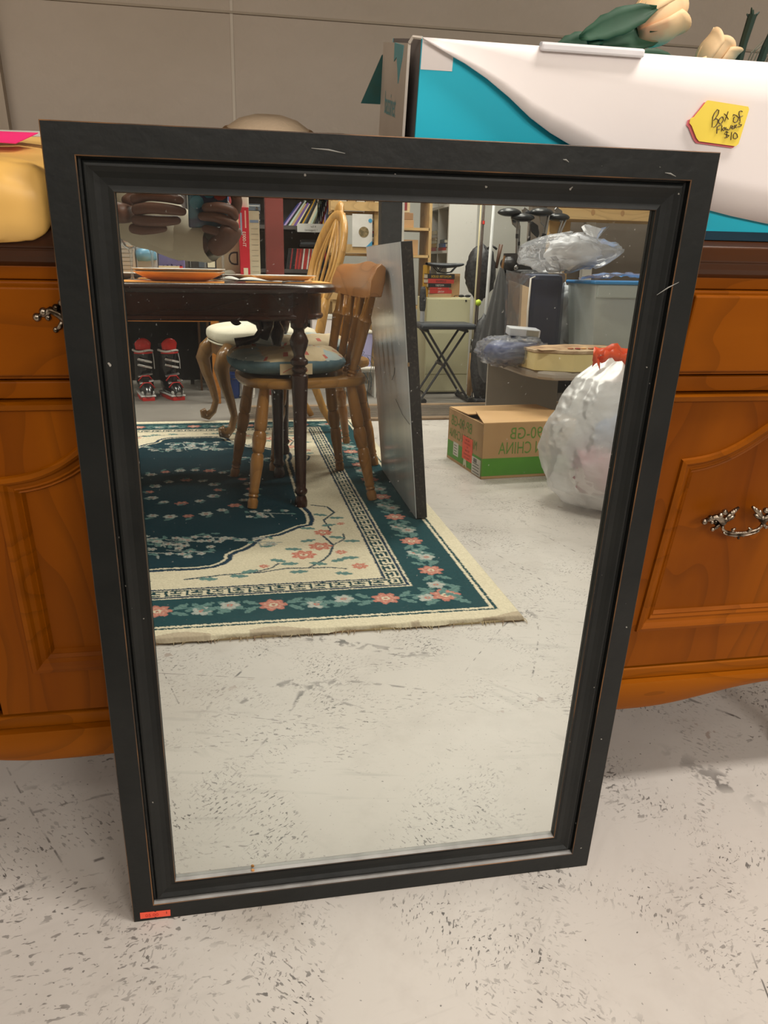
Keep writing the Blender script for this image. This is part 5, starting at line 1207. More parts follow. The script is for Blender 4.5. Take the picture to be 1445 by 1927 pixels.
# ---------------------------------------------------------------- oak desk with ski boots under it
OKD = wood('golden_oak_rail', (190, 124, 56), (160, 98, 40), 'x', .4, 6)
od = thing('oak_desk', 'golden oak desk at the far left, ski boots standing under it', 'desk', (-.66, -4.35, 0))
G().box(-.52, .45, -.38, .30, .705, .735).build('desktop', OKD, od, bevel=.006)
G().box(-.50, .40, .255, .275, .485, .704).build('front_apron', OKD, od, bevel=.003)
for x in (-.50, .415):
    G().box(x - .020, x + .022, .25, .29, 0, .704).build('leg', OKD, od, bevel=.004)
    G().box(x - .020, x + .022, -.37, -.33, 0, .704).build('leg', OKD, od, bevel=.004)
G().box(-.48, .39, -.38, -.36, .06, .704).build('back_panel', mat('black_fabric_panel', (16, 14, 14), .8, rgb2=(40, 36, 34), nscale=160, lo=.6, hi=.75), od)
for x in (.30, .355): G().box(x, x + .014, -.30, -.27, .0, .704).build('inner_post', mat('dark_oak', (84, 56, 32), .4), od)
BKS = mat('boot_black_plastic', (24, 22, 24), .18, coat=.4); BRD = mat('boot_red', (208, 40, 34), .35); SIL = mat('buckle_silver', (200, 200, 200), .25, metal=.9); BWH = mat('boot_white', (220, 218, 214), .3)
def boot(lab, loc, rz):
    t = thing('ski_boot', lab, 'boot', loc, rz, 'pair of ski boots')   # toe points to +y
    def sh(u, v):  # lower shell
        y = -.11 + .27 * u; a = v * 2 * pi; wdt = .050 * (sin(pi * min(1, .10 + u * .86))) ** .45; top = .115 * (1 - u) ** .55 + .035 + .02 * sin(u * pi)
        return (wdt * cos(a), y, .020 + top * .5 + top * .5 * sin(a))
    G().grid(20, 18, sh).build('shell', BKS, t, smooth=True)
    G().prism([(-.040, -.11), (.040, -.11), (.047, .05), (.036, .155), (-.036, .155), (-.047, .05)], 0, .022, 'z').build('sole', BRD, t, bevel=.003)
    G().box(-.046, .046, -.112, .150, .0222, .034).build('rand', BWH, t, bevel=.006)
    G().tube([(0, -.045, .11), (0, -.040, .18), (0, -.020, .26), (0, -.012, .305)], [.055, .055, .057, .056], 20).build('cuff', BKS, t, smooth=2)
    def tg(u, v):
        a = R(60 + 60 * 0) ; ang = R(-52 + 104 * u) ; r = .050 + .012 * v; return (r * sin(ang), -.012 + .062 * 0 + r * cos(ang) * .7 + .0 , .275 + .095 * v * (1 - .35 * (2 * u - 1) ** 2))
    G().grid(12, 6, tg).build('tongue', BRD, t, smooth=True, solid=.004)
    def tgb(u, v):
        ang = R(128 + 104 * u); r = .054 + .008 * v; return (r * sin(ang), -.012 + r * cos(ang) * .8, .29 + .045 * v)
    G().grid(12, 4, tgb).build('liner_back', mat('boot_liner', (60, 58, 60), .7), t, smooth=True, solid=.006)
    G().tube([(.058 * sin(a), -.014 + .058 * cos(a), .292 + .004 * sin(3 * a)) for a in [2 * pi * i / 24 for i in range(25)]], .007, 8, cap=False).build('cuff_rim', BWH, t, smooth=True)
    G().tube([(.06 * sin(a), -.016 + .06 * cos(a), .280) for a in [R(-60 + 120 * i / 12) for i in range(13)]], .006, 6).build('red_trim', BRD, t, smooth=True)
    for z, y in ((.235, .036), (.200, .028)):
        G().cbox((0, y + .008, z), (.085, .014, .016), (R(-8), R(14), 0)).build('buckle', SIL, t, bevel=.004)
        G().cbox((.022, y + .018, z - .006), (.045, .006, .011), (R(-8), R(14), 0)).build('lever', BWH, t, bevel=.002)
    for y, z in ((.045, .128), (.095, .092)):
        G().cbox((0, y, z + .018), (.090, .018, .010), (R(-30), R(-10), 0)).build('buckle', SIL, t, bevel=.003)
        G().tube([(-.045, y + .012, z - .015), (-.02, y + .016, z + .014), (.02, y + .018, z + .014), (.045, y + .010, z - .02)], .0045, 6).build('red_trim', BRD, t, smooth=True)
    G().ball((0, .125, .048), (.040, .030, .022), 14, 8).build('toe_cap', BWH, t, smooth=True)
    G().tube([(.058, .0, .285), (.060, .02, .24), (.061, .022, .18)], .0025, 5).build('strap', BWH, t)
    return t
boot('left ski boot of the pair, black with red tongue, under the oak desk', (-.690, -4.345, .0005), R(-12))
boot('right ski boot of the pair, black with red tongue, under the oak desk', (-.535, -4.345, .0005), R(-22))
# blue and white bins
for lab, nm_, x, m, cat in (('small dark blue bin on the floor beyond the oval chair legs', 'blue_bin', -.150, mat('bin_blue', (28, 52, 110), .4), 'bin'), ('small white bucket on the floor beside the blue bin', 'white_bucket', -.055, WHT, 'bucket')):
    t = thing(nm_, lab, cat, (x, -4.29, .0005)); G().lathe([(.0, .002), (.036, .002), (.036, 0), (.040, .003), (.050, .150), (.054, .152), (.054, .158), (.047, .158), (.044, .02), (0, .008)], 24).build('bin_body', m, t, smooth=2)
    G().tube([(.052 * cos(a), .052 * sin(a), .146 - .02 * sin(a)) for a in [pi * i / 12 for i in range(13)]], .002, 6).build('handle', mat('steel', (170, 170, 170), .2, metal=1), t)
# lavender bin and low white shelf behind the chairs
ls = thing('low_white_shelf', 'low white shelf with a bright front rail behind the spindle chairs', 'shelf', (.60, -4.33, 0))
G().box(-.11, .165, -.16, .10, .165, .183).build('shelf_board', WSH, ls); G().tube([(-.11, .11, .190), (.165, .11, .190)], .012, 10).build('front_rail', WHT, ls)
for x in (-.105, .152): G().box(x, x + .012, -.16, .10, 0, .164).build('side_panel', WSH, ls)
lv = thing('lavender_bin', 'lavender plastic bin on the low white shelf behind the chairs', 'bin', (.66, -4.36, .1835))
g = G(); g.prism([(-.085, 0), (.072, 0), (.090, .225), (-.10, .225)], -.11, .09, 'y'); g.build('bin_body', mat('lavender_plastic', (176, 172, 214), .35, rgb2=(168, 164, 206)), lv, bevel=.006)
G().box(-.105, .095, -.115, .095, .222, .236).build('rim', mat('cream_plastic', (222, 216, 200), .4), lv, bevel=.004)
wb = thing('white_storage_box', 'cream white storage box visible through the chair spindles', 'box', (.50, -4.62, .0005)); G().box(-.11, .05, -.12, 0, 0, .47).build('box_body', CARDW, wb, bevel=.003); G().box(-.115, .055, -.125, .004, .4705, .50).build('lid', WSH, wb, bevel=.003)

# ---------------------------------------------------------------- printed carton on the floor
KRA = mat('kraft_card', (186, 150, 104), .75, rgb2=(176, 138, 94), nscale=5, bump=.06, bscale=30); KRB = mat('kraft_card_top', (204, 164, 116), .75, rgb2=(198, 158, 108), nscale=4)
GRN = mat('green_print', (84, 148, 40), .6, rgb2=(76, 138, 34), nscale=8); GRI = mat('green_ink', (104, 140, 56), .7)
kx = thing('cardboard_carton', 'brown cardboard carton with green band and green lettering on the floor', 'box', (.812, -2.098, .0006), R(-4.5))
cw, cd, chh = .415, .405, .226
g = G(); g.box(0, cw, -.004, 0, 0, chh).box(0, .004, -cd, -.004, 0, chh - .002).box(cw - .004, cw, -cd, -.004, 0, chh).box(0, cw, -cd, -cd + .004, 0, chh).box(.004, cw - .004, -cd + .004, -.004, 0, .004)
g.build('carton_walls', KRA, kx, bevel=.0015)
G().add([(0.0, -.002, chh), (cw, -.002, chh), (cw - .006, -cd * .53, chh + .006), (.050, -cd * .53, chh + .010)], [(0, 1, 2, 3)]).build('flap', KRB, kx, solid=.004)
G().add([(0.002, -cd, chh), (cw, -cd, chh), (cw - .004, -cd * .50, chh + .003), (.010, -cd * .5, chh + .001)], [(0, 1, 2, 3)]).build('flap', KRB, kx, solid=.004)
G().add([(0.004, -.03, chh - .012), (0.004, -cd + .03, chh - .012), (.12, -cd + .03, chh - .035), (.12, -.03, chh - .035)], [(0, 1, 2, 3)]).build('inner_flap', KRA, kx, solid=.003)
G().box(.0005, cw - .0005, .0002, .0008, .012, .084).build('green_band', GRN, kx); G().box(-.0008, -.0002, -cd + .001, -.001, .012, .084).build('green_band', GRN, kx)
text('BP-90-GB', .068, GRI, kx, (.114, .0009, .160), FACE_N, sx=.80, align='RIGHT')
text('MADE IN CHINA', .070, GRI, kx, (.068, .0009, .100), FACE_N, sx=.66, align='RIGHT')
text('BP-90-GB', .062, GRI, kx, (-.0009, -.370, .158), FACE_W, sx=1.0, align='RIGHT'); text('MADE IN CHINA', .056, GRI, kx, (-.0009, -.390, .104), FACE_W, sx=.80, align='RIGHT')
lb = G().box(-.0016, -.0009, -.220, -.105, .040, .138).build('orange_label', mat('orange_label', (240, 84, 50), .6), kx)
for z, s_ in ((.122, 'THIS ITEM'), (.108, 'IS SOLD AS IS'), (.094, 'NO'), (.078, 'RETURNS'), (.062, 'OR EXCHANGE'), (.048, 'THANK YOU')):
    text(s_, .0125, mat('brown_ink', (120, 40, 30), .7), kx, (-.0019, -.162, z - .002), FACE_W, sx=.9, align='CENTER')
for (y0, y1, z0, z1) in ((-.330, -.268, .030, .088), (-.105, -.010, .004, .074)):
    G().box(-.0016, -.0009, y0, y1, z0, z1).build('white_label', mat('label_paper', (208, 204, 192), .6), kx)
    for k in range(4): G().box(-.0019, -.0016, y0 + .010, y1 - .012 - .006 * (k % 2), z0 + .008 + k * .012, z0 + .0105 + k * .012).build('text_line', INKD, kx)
g = G()
for k in range(12): g.box(-.0019, -.0016, -.088 + k * .0032, -.0868 + k * .0032, .054, .070)
o = g.build('barcode', INKD, kx); o['kind'] = 'stuff'
G().add([(-.0018, -.17, .040), (-.0018, -.20, .042), (-.0018, -.205, .003), (-.0018, -.185, .018), (-.0018, -.16, .002)], [(0, 1, 2, 3, 4)]).build('torn_tape', mat('torn_tape', (196, 190, 160), .4), kx)

# ---------------------------------------------------------------- white bin bag with red ties
bag = thing('white_trash_bag', 'full translucent white bin bag with red drawstrings standing beside the carton', 'bag', (1.185, -1.70, .0006))
BAGM = clear('white_film', (246, 246, 246), .30, .42, .18, 7, milky=.60, gfac=.45)
def bagf(u, v):
    a = u * 2 * pi; z = v
    prof = [(0, .13), (.05, .21), (.15, .25), (.35, .268), (.55, .258), (.72, .235), (.84, .185), (.92, .115), (.96, .075), (1.0, .085)]
    for (z0, r0), (z1, r1) in zip(prof, prof[1:]):
        if z0 <= z <= z1: r = r0 + (r1 - r0) * (z - z0) / (z1 - z0); break
    wr = .032 * fbm(cos(a) * 1.4, sin(a) * 1.4, z * 2.2, 2) + .006 * fbm(cos(a) * 4 + 5, sin(a) * 4, z * 9) + .003 * sin(a * 17 + 3 * z) * max(0, z - .6) * 2.2 + 0.0008 * sin(z * 95 + 5 * cos(a) + 6 * fbm(cos(a) * 2, sin(a) * 2, z)) * (1 if .42 < z < .78 else .15)
    r = r + wr - .014; pinch = .012 * sin(9 * a) * max(0, z - .82) * 5
    return ((r + pinch) * cos(a), (r + pinch) * sin(a) * .95, z * .545 + .0)
G().grid(140, 130, bagf).build('film', BAGM, bag, smooth=True)
G().lathe([(0, .001), (.10, .001)], 20).build('bottom_film', BAGM, bag)
REDS = mat('red_drawstring', (250, 96, 52), .35, bump=.3, bscale=30)
for k, (pts, w_) in enumerate([([(-.01, .06, .530), (-.08, .08, .560), (-.16, .07, .545), (-.13, .07, .515)], .018), ([(-.02, .05, .535), (.02, .09, .535), (.07, .10, .555), (.13, .08, .590)], .014), ([(-.15, .05, .520), (-.10, .09, .548), (-.03, .09, .520)], .016), ([(.00, .10, .520), (.06, .11, .500), (.12, .10, .490)], .016)]):
    P = []; vs = []
    for i in range(13):
        t_ = i / 12 * (len(pts) - 1); j = min(int(t_), len(pts) - 2); p = Vector(pts[j]).lerp(Vector(pts[j + 1]), t_ - j)
        ww = w_ * (1 + .35 * sin(i * 1.7 + k)); vs += [(p.x, p.y, p.z - ww), (p.x + .004 * sin(i), p.y + .008 * cos(i * 1.3), p.z + ww)]
    G().add(vs, [(2 * i, 2 * i + 1, 2 * i + 3, 2 * i + 2) for i in range(12)]).build('drawstring', REDS, bag, solid=.0012, smooth=True)
PKC = mat('pink_cloth', (196, 92, 120), .9, rgb2=(226, 200, 206), nscale=10); BLC = mat('pale_blue_cloth', (150, 170, 206), .9); WHC = mat('white_cloth', (226, 224, 222), .9, rgb2=(206, 206, 208), nscale=6)
def wad(name, lab, cat, loc, r, m, seed, group=None, parent=None):
    g = G().ball((0, 0, 0), r, 26, 18, lambda d: 1 + .35 * fbm(d.x * 2 + seed, d.y * 2, d.z * 2) + .10 * fbm(d.x * 7 + seed, d.y * 7, d.z * 7))
    o = g.build(name, m, parent, loc=loc, smooth=True)
    if not parent: tag(o, lab, cat, group)
    return o
wad('folded_cloth', 'pink and white checked cloth inside the translucent bin bag', 'cloth', (1.10, -1.585, .155), (.12, .045, .085), PKC, 1)
wad('pillow_form', 'pale blue pillow inside the upper middle of the bin bag', 'pillow', (1.165, -1.578, .285), (.12, .05, .06), BLC, 4)
wad('white_blanket', 'white bundled blanket filling the middle of the bin bag', 'blanket', (1.195, -1.72, .26), (.17, .10, .20), WHC, 9)

# ---------------------------------------------------------------- grey desk and the goods on it
DSK = mat('taupe_laminate', (168, 158, 146), .45, rgb2=(160, 150, 138), nscale=4); DSP = mat('taupe_panel', (156, 148, 136), .55, rgb2=(146, 138, 126), nscale=3)
dk = thing('grey_desk', 'low taupe laminate desk behind the carton, loaded with bagged bedding', 'desk', (1.50, -2.52, 0))
g = G(); pl = [(-.43, -.42), (.55, -.42), (.55, .28), (-.35, .28), (-.40, .22), (-.43, .10)]
g.prism(pl, .372, .408, 'z').build('desktop', DSK, dk, bevel=.012)
G().box(-.42, -.05, -.40, -.385, 0, .371).build('back_panel', DSP, dk); G().box(-.05, .53, -.40, -.392, .22, .371).build('under_desk_shade_panel', mat('shadow_black', (30, 28, 28), .7), dk)  # second panel: black colour stands in for the dark void under the desktop
G().box(.50, .515, -.40, .25, 0, .371).build('side_panel', DSP, dk)
DT = .4086
NAVY = mat('navy_bedding', (34, 40, 72), .55, rgb2=(26, 30, 56), nscale=5, bump=.3, bscale=8); FILM = clear('zip_bag_film', (235, 238, 244), .14, .10, .5, 9, gfac=.6)
nb = thing('bedding_pack', 'navy bedding set in a clear zipped bag standing upright on the taupe desk', 'bedding', (1.265, -2.74, DT), R(3))
G().box(-.060, .105, -.16, .0, 0, .385).build('bedding', NAVY, nb, bevel=.025)
G().add([(-.062, .008, .01), (-.115, -.17, .03), (-.125, -.175, .40), (-.064, .008, .375)], [(0, 1, 2, 3)]).build('side_gusset', FILM, nb, solid=.001)
ins = G().add([(-.064, .0102, .0 + .005), (-.108, -.155, .04), (-.113, -.16, .355), (-.066, .0102, .325)], [(0, 1, 2, 3)]); o = ins.build('paper_insert', mat('beige_insert', (204, 178, 146), .6, rgb2=(194, 168, 136)), nb, solid=.001)
for k in range(6): G().box(-.001, .0, 0, .05 - .01 * (k % 2), 0, .004).build('text_line', mat('slate_print', (110, 100, 110), .6), nb, loc=(-.0935 - .0005 * k, -.115, .09 + .038 * k), rot=(0, R(-1), R(-15)))
G().tube([(-.062, .014, .08), (-.066, .016, .22), (-.060, .012, .365), (-.040, .010, .372)], .0085, 6, flat=.5).build('white_zip', WHT, nb, smooth=True)
g = G().box(-.066, .110, -.17, .012, 0.001, .395); g.build('clear_bag', FILM, nb, bevel=.02)
BLUW = mat('blue_blanket', (46, 64, 118), .5, rgb2=(22, 32, 70), nscale=9, bump=.5, bscale=14)
bl = thing('blue_blanket_pack', 'blue blanket in crinkled clear wrap hanging over the left end of the desk', 'blanket', (1.065, -2.52, DT))
G().grid(40, 24, lambda u, v: (lambda a, ph: (.125 * math.copysign(abs(cos(ph)) ** .5, cos(ph)) * math.copysign(abs(cos(a)) ** .7, cos(a)), .11 * math.copysign(abs(cos(ph)) ** .5, cos(ph)) * math.copysign(abs(sin(a)) ** .7, sin(a)), .052 + .050 * sin(ph) + .008 * sin(a * 5) * cos(ph)))(u * 2 * pi, (v - .5) * pi)).build('blanket', BLUW, bl, smooth=True)
G().grid(60, 34, lambda u, v: (lambda a, ph, q: ((.145 + .02 * q) * math.copysign(abs(cos(ph)) ** .5, cos(ph)) * math.copysign(abs(cos(a)) ** .7, cos(a)) - .008, (.128 + .02 * q) * math.copysign(abs(cos(ph)) ** .5, cos(ph)) * math.copysign(abs(sin(a)) ** .7, sin(a)), .060 + (.060 + .012 * q) * sin(ph)))(u * 2 * pi, (v - .5) * pi, fbm(cos(u * 6.28) * 3, sin(u * 6.28) * 3, v * 9))).build('clear_wrap', clear('crinkled_wrap', (246, 247, 250), .42, .12, .8, 14), bl, smooth=True)
sc_ = thing('silver_case', 'small silver white box lying on the wrapped blue blanket', 'box', (1.115, -2.53, DT + .1235), R(8), rot=(R(-3), R(4), R(8)))
G().box(-.075, .06, -.05, .045, 0, .034).build('box_body', mat('silver_card', (196, 198, 202), .35, rgb2=(180, 182, 188)), sc_, bevel=.004)
G().box(-.001, .052, .0455, .0465, .006, .029).build('dark_label', mat('grey_print', (150, 146, 132), .6), sc_)
yb = thing('blanket_gift_box', 'pale yellow flat box with a sheepskin lid picture on the taupe desk', 'box', (1.20, -2.335, DT), R(-4))
YBX = mat('pale_yellow_card', (222, 204, 150), .6, rgb2=(214, 196, 140))
g = G(); g.prism([(-.115, -.16), (.30, -.16), (.30, .10), (.02, .10), (-.115, .02)], 0, .072, 'z').build('box_body', YBX, yb, bevel=.002)
g = G(); g.prism([(-.119, -.164), (.304, -.164), (.304, .104), (.019, .104), (-.119, .022)], .0725, .086, 'z').build('lid', mat('fleece_print', (196, 172, 140), .7, rgb2=(160, 132, 102), nscale=22), yb, bevel=.003)
g = G().grid(14, 8, lambda u, v: (-.11 + .40 * u, -.155 + .22 * v, .0865 + .012 * sin(pi * v) * sin(pi * u) + .002 * fbm(u * 20, v * 20))); g.build('sheepskin_print', mat('sheepskin', (188, 158, 122), .9, rgb2=(128, 96, 70), nscale=12), yb, smooth=True)
for k in range(6): G().ball((.03 + .03 * k, .045 + .006 * (k % 2), .0915), (.014, .010, .003), 10, 6).build('cookie_print', mat('cookie_' + str(k % 3), [(190, 120, 80), (170, 70, 60), (220, 170, 110)][k % 3], .7), yb, smooth=True)
# storage tote
tt = thing('storage_tote', 'large frosted plastic tote with a blue lid on the right of the desk', 'tote', (1.635, -2.66, DT))
FRO = clear('frosted_plastic', (240, 244, 242), .35, .35, 0, 9, milky=.48, gfac=.4)
g = G(); w0, w1, d0, d1, hh = .190, .215, .13, .15, .345
vs = []
for wx, dy, z in ((w0, d0, 0), (w1, d1, hh), (w1 - .006, d1 - .006, hh), (w0 - .006, d0 - .006, .006)):
    vs += [(sx * wx, sy * dy, z) for sx, sy in ((-1, -1), (1, -1), (1, 1), (-1, 1))]
fs = [(0, 1, 2, 3), (12, 15, 14, 13)] + [(l * 4 + i, l * 4 + (i + 1) % 4, l * 4 + 4 + (i + 1) % 4, l * 4 + 4 + i) for l in range(3) for i in range(4)]
g.add(vs, fs).build('tote_body', FRO, tt, bevel=.004)
G().box(-w1 + .01, w1 - .01, d1 - .014, d1 + .006, hh - .055, hh - .002).build('rim_band', FRO, tt, bevel=.004)
G().box(-.225, .225, -.16, .16, hh + .001, hh + .016).build('lid', mat('blue_lid', (56, 140, 204), .35), tt, bevel=.006)
wad('white_linen', 'white folded linen inside the frosted tote', 'linen', (1.63, -2.61, DT + .100), (.13, .06, .075), WHC, 12)
wad('grey_cloth', 'grey blue cloth inside the frosted tote', 'cloth', (1.62, -2.62, DT + .235), (.11, .06, .055), mat('slate_blue_cloth', (120, 134, 160), .9), 15)
# white cushion bags between
wad('grey_cushion', 'large pale grey cushion in a clear bag between the navy bedding and the tote', 'cushion', (1.455, -2.885, DT + .185), (.080, .040, .15), mat('pale_grey_cloth', (196, 198, 200), .8, rgb2=(150, 154, 158), nscale=4), 18)
fb2 = G().grid(40, 30, lambda u, v: (lambda a, ph, q: (.235 * cos(ph) * cos(a) + .03 * q, .12 * cos(ph) * sin(a), .075 + .075 * sin(ph) + .02 * q))(u * 2 * pi, (v - .5) * pi, fbm(cos(u * 6.28) * 2.2, sin(u * 6.28) * 2.2, v * 5)))
tb = thing('clear_pillow_bag', 'white pillow in a crinkled clear bag on top of the tote and the navy bedding', 'bag', (1.345, -2.66, DT + .405))
G().ball((.02, 0, .075), (.125, .085, .070), 30, 20, lambda d: 1 + .30 * fbm(d.x * 2 + 3, d.y * 2, d.z * 2) + .05 * fbm(d.x * 9, d.y * 9, d.z * 9)).build('pillow', WHC, tb, smooth=True)
fb2.build('clear_bag', clear('crinkled_wrap', (246, 247, 250), .42, .12, .8, 14), tb, smooth=True)
G().grid(16, 12, lambda u, v: (.11 + .05 * cos(u * 2 * pi) * (.3 + v), .02 + .04 * sin(u * 2 * pi) * (.3 + v), .135 + .05 * v + .008 * sin(u * 19))).build('knot', clear('crinkled_wrap', (246, 247, 250), .42, .12, .8, 14), tb, smooth=True)
G().grid(24, 14, lambda u, v: (.10 + .40 * u, -.10 + .22 * v, -.034 + .016 * fbm(u * 5, v * 5, 2) + .018 * sin(pi * u))).build('loose_film', clear('pink_film', (240, 226, 232), .4, .1, .8, 12), tb, smooth=True)

# ---------------------------------------------------------------- golf bag, clubs, folded umbrella, black bags
NYL = mat('black_nylon', (30, 30, 33), .5, rgb2=(60, 60, 62), nscale=60); LEA = mat('black_leather', (28, 27, 28), .38, rgb2=(44, 42, 42), nscale=18, bump=.3, bscale=80)
gb = thing('golf_bag', 'black golf bag holding the clubs in the corner behind the desk', 'golf bag', (1.465, -3.52, .001))
G().lathe([(.10, 0), (.115, .01), (.118, .10), (.112, .50), (.118, .80), (.125, .86), (.125, .895), (.108, .895), (.105, .70)], 26).build('bag_tube', LEA, gb, smooth=2)
G().tube([(.118 * cos(a), .118 * sin(a), .80) for a in [2 * pi * i / 24 for i in range(25)]], .012, 8, cap=False).build('collar', NYL, gb, smooth=True)
G().ball((-.11, .05, .84), (.055, .045, .040), 12, 8).build('strap_pad', LEA, gb, smooth=True)
G().ball((-.085, .09, .82), (.016, .010, .016), 10, 8).build('buckle', mat('steel', (170, 170, 170), .2, metal=1), gb, smooth=True)
G().box(-.08, .08, .09, .15, .30, .62).build('pocket', LEA, gb, bevel=.02)
G().tube([(-.12, .02, .83), (-.17, .06, .68), (-.16, .05, .5), (-.12, .02, .40)], .014, 6, flat=.4).build('carry_strap', NYL, gb, smooth=True)
SH = mat('club_steel', (176, 178, 182), .18, metal=.95); HD = mat('club_black', (40, 42, 44), .25, rgb2=(52, 54, 56))
def club(lab, x, y, top, kind, lean):
    t = thing('golf_club', lab, 'golf club', (1.465 + x, -3.52 + y, .70), group='golf clubs in the black bag')
    tp = (lean, .01, top - .70); G().tube([(0, 0, 0), tp], .0062, 8).build('shaft', SH, t)
    G().tube([(lean * .7, .007, (top - .70) * .70), (lean * .76, .0086, (top - .70) * .76)], .0075, 8).build('ferrule', HD, t)
    if kind == 'wood': G().ball((lean - .046, .012, top - .70 + .010), (.066, .050, .026), 18, 12, lambda d: 1 - .30 * max(0, -d.z)).build('club_head', HD, t, smooth=True)
    else:
        g = G(); g.prism([(lean + .004, top - .705), (lean - .008, top - .66), (lean - .042, top - .640), (lean - .052, top - .655), (lean - .040, top - .695), (lean - .006, top - .722)], .002, .016, 'y'); g.build('club_head', SH if kind == 'iron' else HD, t, bevel=.002)
    return t
for k, (x, y, tp, kd, ln, lb_) in enumerate([(-.07, .05, 1.090, 'wood', -.02, 'wood with the largest black head at the left of the golf bag'), (-.03, .06, 1.065, 'wood', .015, 'black headed wood next to the leftmost club'), (.0, .02, 1.075, 'iron', .0, 'short iron between the black woods'),
        (.03, .06, 1.095, 'wood', .06, 'black headed wood in the middle of the golf bag'), (.045, .0, 1.10, 'iron', .06, 'tall steel iron at the right of the middle wood'), (.06, .05, 1.05, 'iron', .03, 'low steel iron at the front of the golf bag'),
        (.065, .02, 1.075, 'wood', .14, 'black headed wood leaning to the right'), (-.045, .0, 1.04, 'iron', -.01, 'small iron with its head low behind the left woods'), (.08, .04, 1.08, 'iron', .10, 'iron leaning out over the right rim'), (.02, .08, 1.00, 'dark', .01, 'dark headed iron lowest in the bag')]):
    club(lb_, x * .95, y, tp, kd, ln)
pu = thing('folded_umbrella', 'charcoal umbrella half folded hanging point up beside the golf bag', 'umbrella', (1.262, -3.325, .22))
g = G(); nr = 64; vs = []; prof = [(.010, .600), (.022, .56), (.055, .40), (.088, .25), (.105, .16), (.085, .04), (.060, 0)]
for r_, z in prof:
    for j in range(nr):
        a = 2 * pi * j / nr; q = 1 + .16 * sin(a * 9) * min(1, r_ / .06); vs.append((r_ * q * cos(a), r_ * q * sin(a) * .6, z))
fs = [(i * nr + j, i * nr + (j + 1) % nr, (i + 1) * nr + (j + 1) % nr, (i + 1) * nr + j) for i in range(len(prof) - 1) for j in range(nr)]
g.add(vs, fs).build('canopy', mat('charcoal_cloth', (84, 84, 84), .75, rgb2=(64, 64, 66), nscale=5, stretch=(6, 6, .5)), pu, smooth=True)
G().tube([(0, 0, .58), (.012, 0, .66)], [.008, .005], 8).build('tip', mat('brass_tip', (150, 110, 70), .4, metal=.6), pu); G().tube([(0, 0, -.21), (0, 0, .1)], .007, 8).build('shaft', BLKP, pu)
bb = thing('black_backpack', 'black backpack hanging behind the white pole beside the cabinet', 'bag', (1.50, -4.46, .66))
G().ball((0, 0, .13), (.105, .07, .17), 22, 16, lambda d: 1 + .14 * fbm(d.x * 3, d.y * 3, d.z * 3)).build('bag_body', NYL, bb, smooth=True)
G().tube([(.02, .05, .28), (.05, .07, .30), (.085, .05, .28)], .008, 8).build('grab_loop', NYL, bb, smooth=True); G().tube([(.10, .02, .16), (.125, .02, .31)], [.010, .014], 8).build('brown_strap', mat('brown_leather', (96, 66, 48), .5), bb, smooth=True)
bc = thing('black_duffel', 'tall black sports bag standing on the floor behind the desk end', 'bag', (1.40, -3.98, .001))
G().ball((0, 0, .27), (.085, .07, .27), 22, 16, lambda d: 1 + .10 * fbm(d.x * 3 + 4, d.y * 3, d.z * 3)).build('bag_body', NYL, bc, smooth=True); G().box(-.06, .06, -.05, .06, 0, .03).build('base', NYL, bc, bevel=.01)
# pine wall rack at the right with dark wall
pw = thing('pine_wall_shelf', 'raw pine shelf board with bracket post above the bagged pillow', 'shelf', (2.05, -3.66, 1.068))
G().box(-.36, .36, -.02, .02, .022, .10).build('front_board', PINE, pw, bevel=.002); G().box(-.36, .36, -.24, -.021, .022, .040).build('shelf_board', PINE, pw)
G().box(-.33, -.20, -.23, -.19, -1.067, .0215).build('post', PINEZ, pw); G().box(-.10, -.04, -.23, -.19, -1.067, .0215).build('white_post', WSH, pw)
for x in (-.16, .02):
    G().prism([(x + .012 * cos(2 * pi * i / 12), .062 + .016 * sin(2 * pi * i / 12)) for i in range(12)], .0202, .0208, 'y').build('knot', mat('pine_knot', (176, 136, 92), .6), pw)
struct(G().box(1.66, 3.2, -4.06, -4.0, 0, 2.3).build('wall_partition', mat('taupe_wall', (116, 106, 96), .85, rgb2=(108, 98, 88), nscale=5)))

# ---------------------------------------------------------------- the person taking the photograph
def skin(name, islands, m, parent=None, sub=2, smooth=True):
    """islands: list of (points, edges, radii); grown with a Skin modifier"""
    vs, es, rs_, roots = [], [], [], []
    for P, E_, Rr in islands:
        b = len(vs); roots.append(b); vs += P; rs_ += Rr; es += [(b + i, b + j) for i, j in E_]
    me = bpy.data.meshes.new(name); me.from_pydata(vs, es, []); me.materials.append(m); me.update()
    o = bpy.data.objects.new(name, me); COL.objects.link(o)
    if parent: o.parent = parent
    k = o.modifiers.new('skin', 'SKIN'); k.use_smooth_shade = smooth; k.branch_smoothing = 0.5
    sv = me.skin_vertices[0].data
    for i, r_ in enumerate(rs_): sv[i].radius = (r_, r_) if not hasattr(r_, '__len__') else r_
    for r_ in roots: sv[r_].use_root = True
    s_ = o.modifiers.new('sub', 'SUBSURF'); s_.levels = sub; s_.render_levels = sub
    return o
def chain(n): return [(i, i + 1) for i in range(n - 1)]
SKN = mat('brown_skin', (104, 66, 48), .5, rgb2=(88, 54, 38), nscale=12, bump=.15, bscale=90); TIPM = mat('finger_tip_skin', (176, 122, 104), .5)
IVO = mat('ivory_shirt', (196, 188, 168), .85, rgb2=(186, 178, 158), nscale=6, bump=.3, bscale=12); JEAN = mat('dark_trousers', (44, 46, 58), .85)
per = thing('person', 'person in a loose ivory shirt holding up a phone with both hands', 'person', (0, 0, 0))
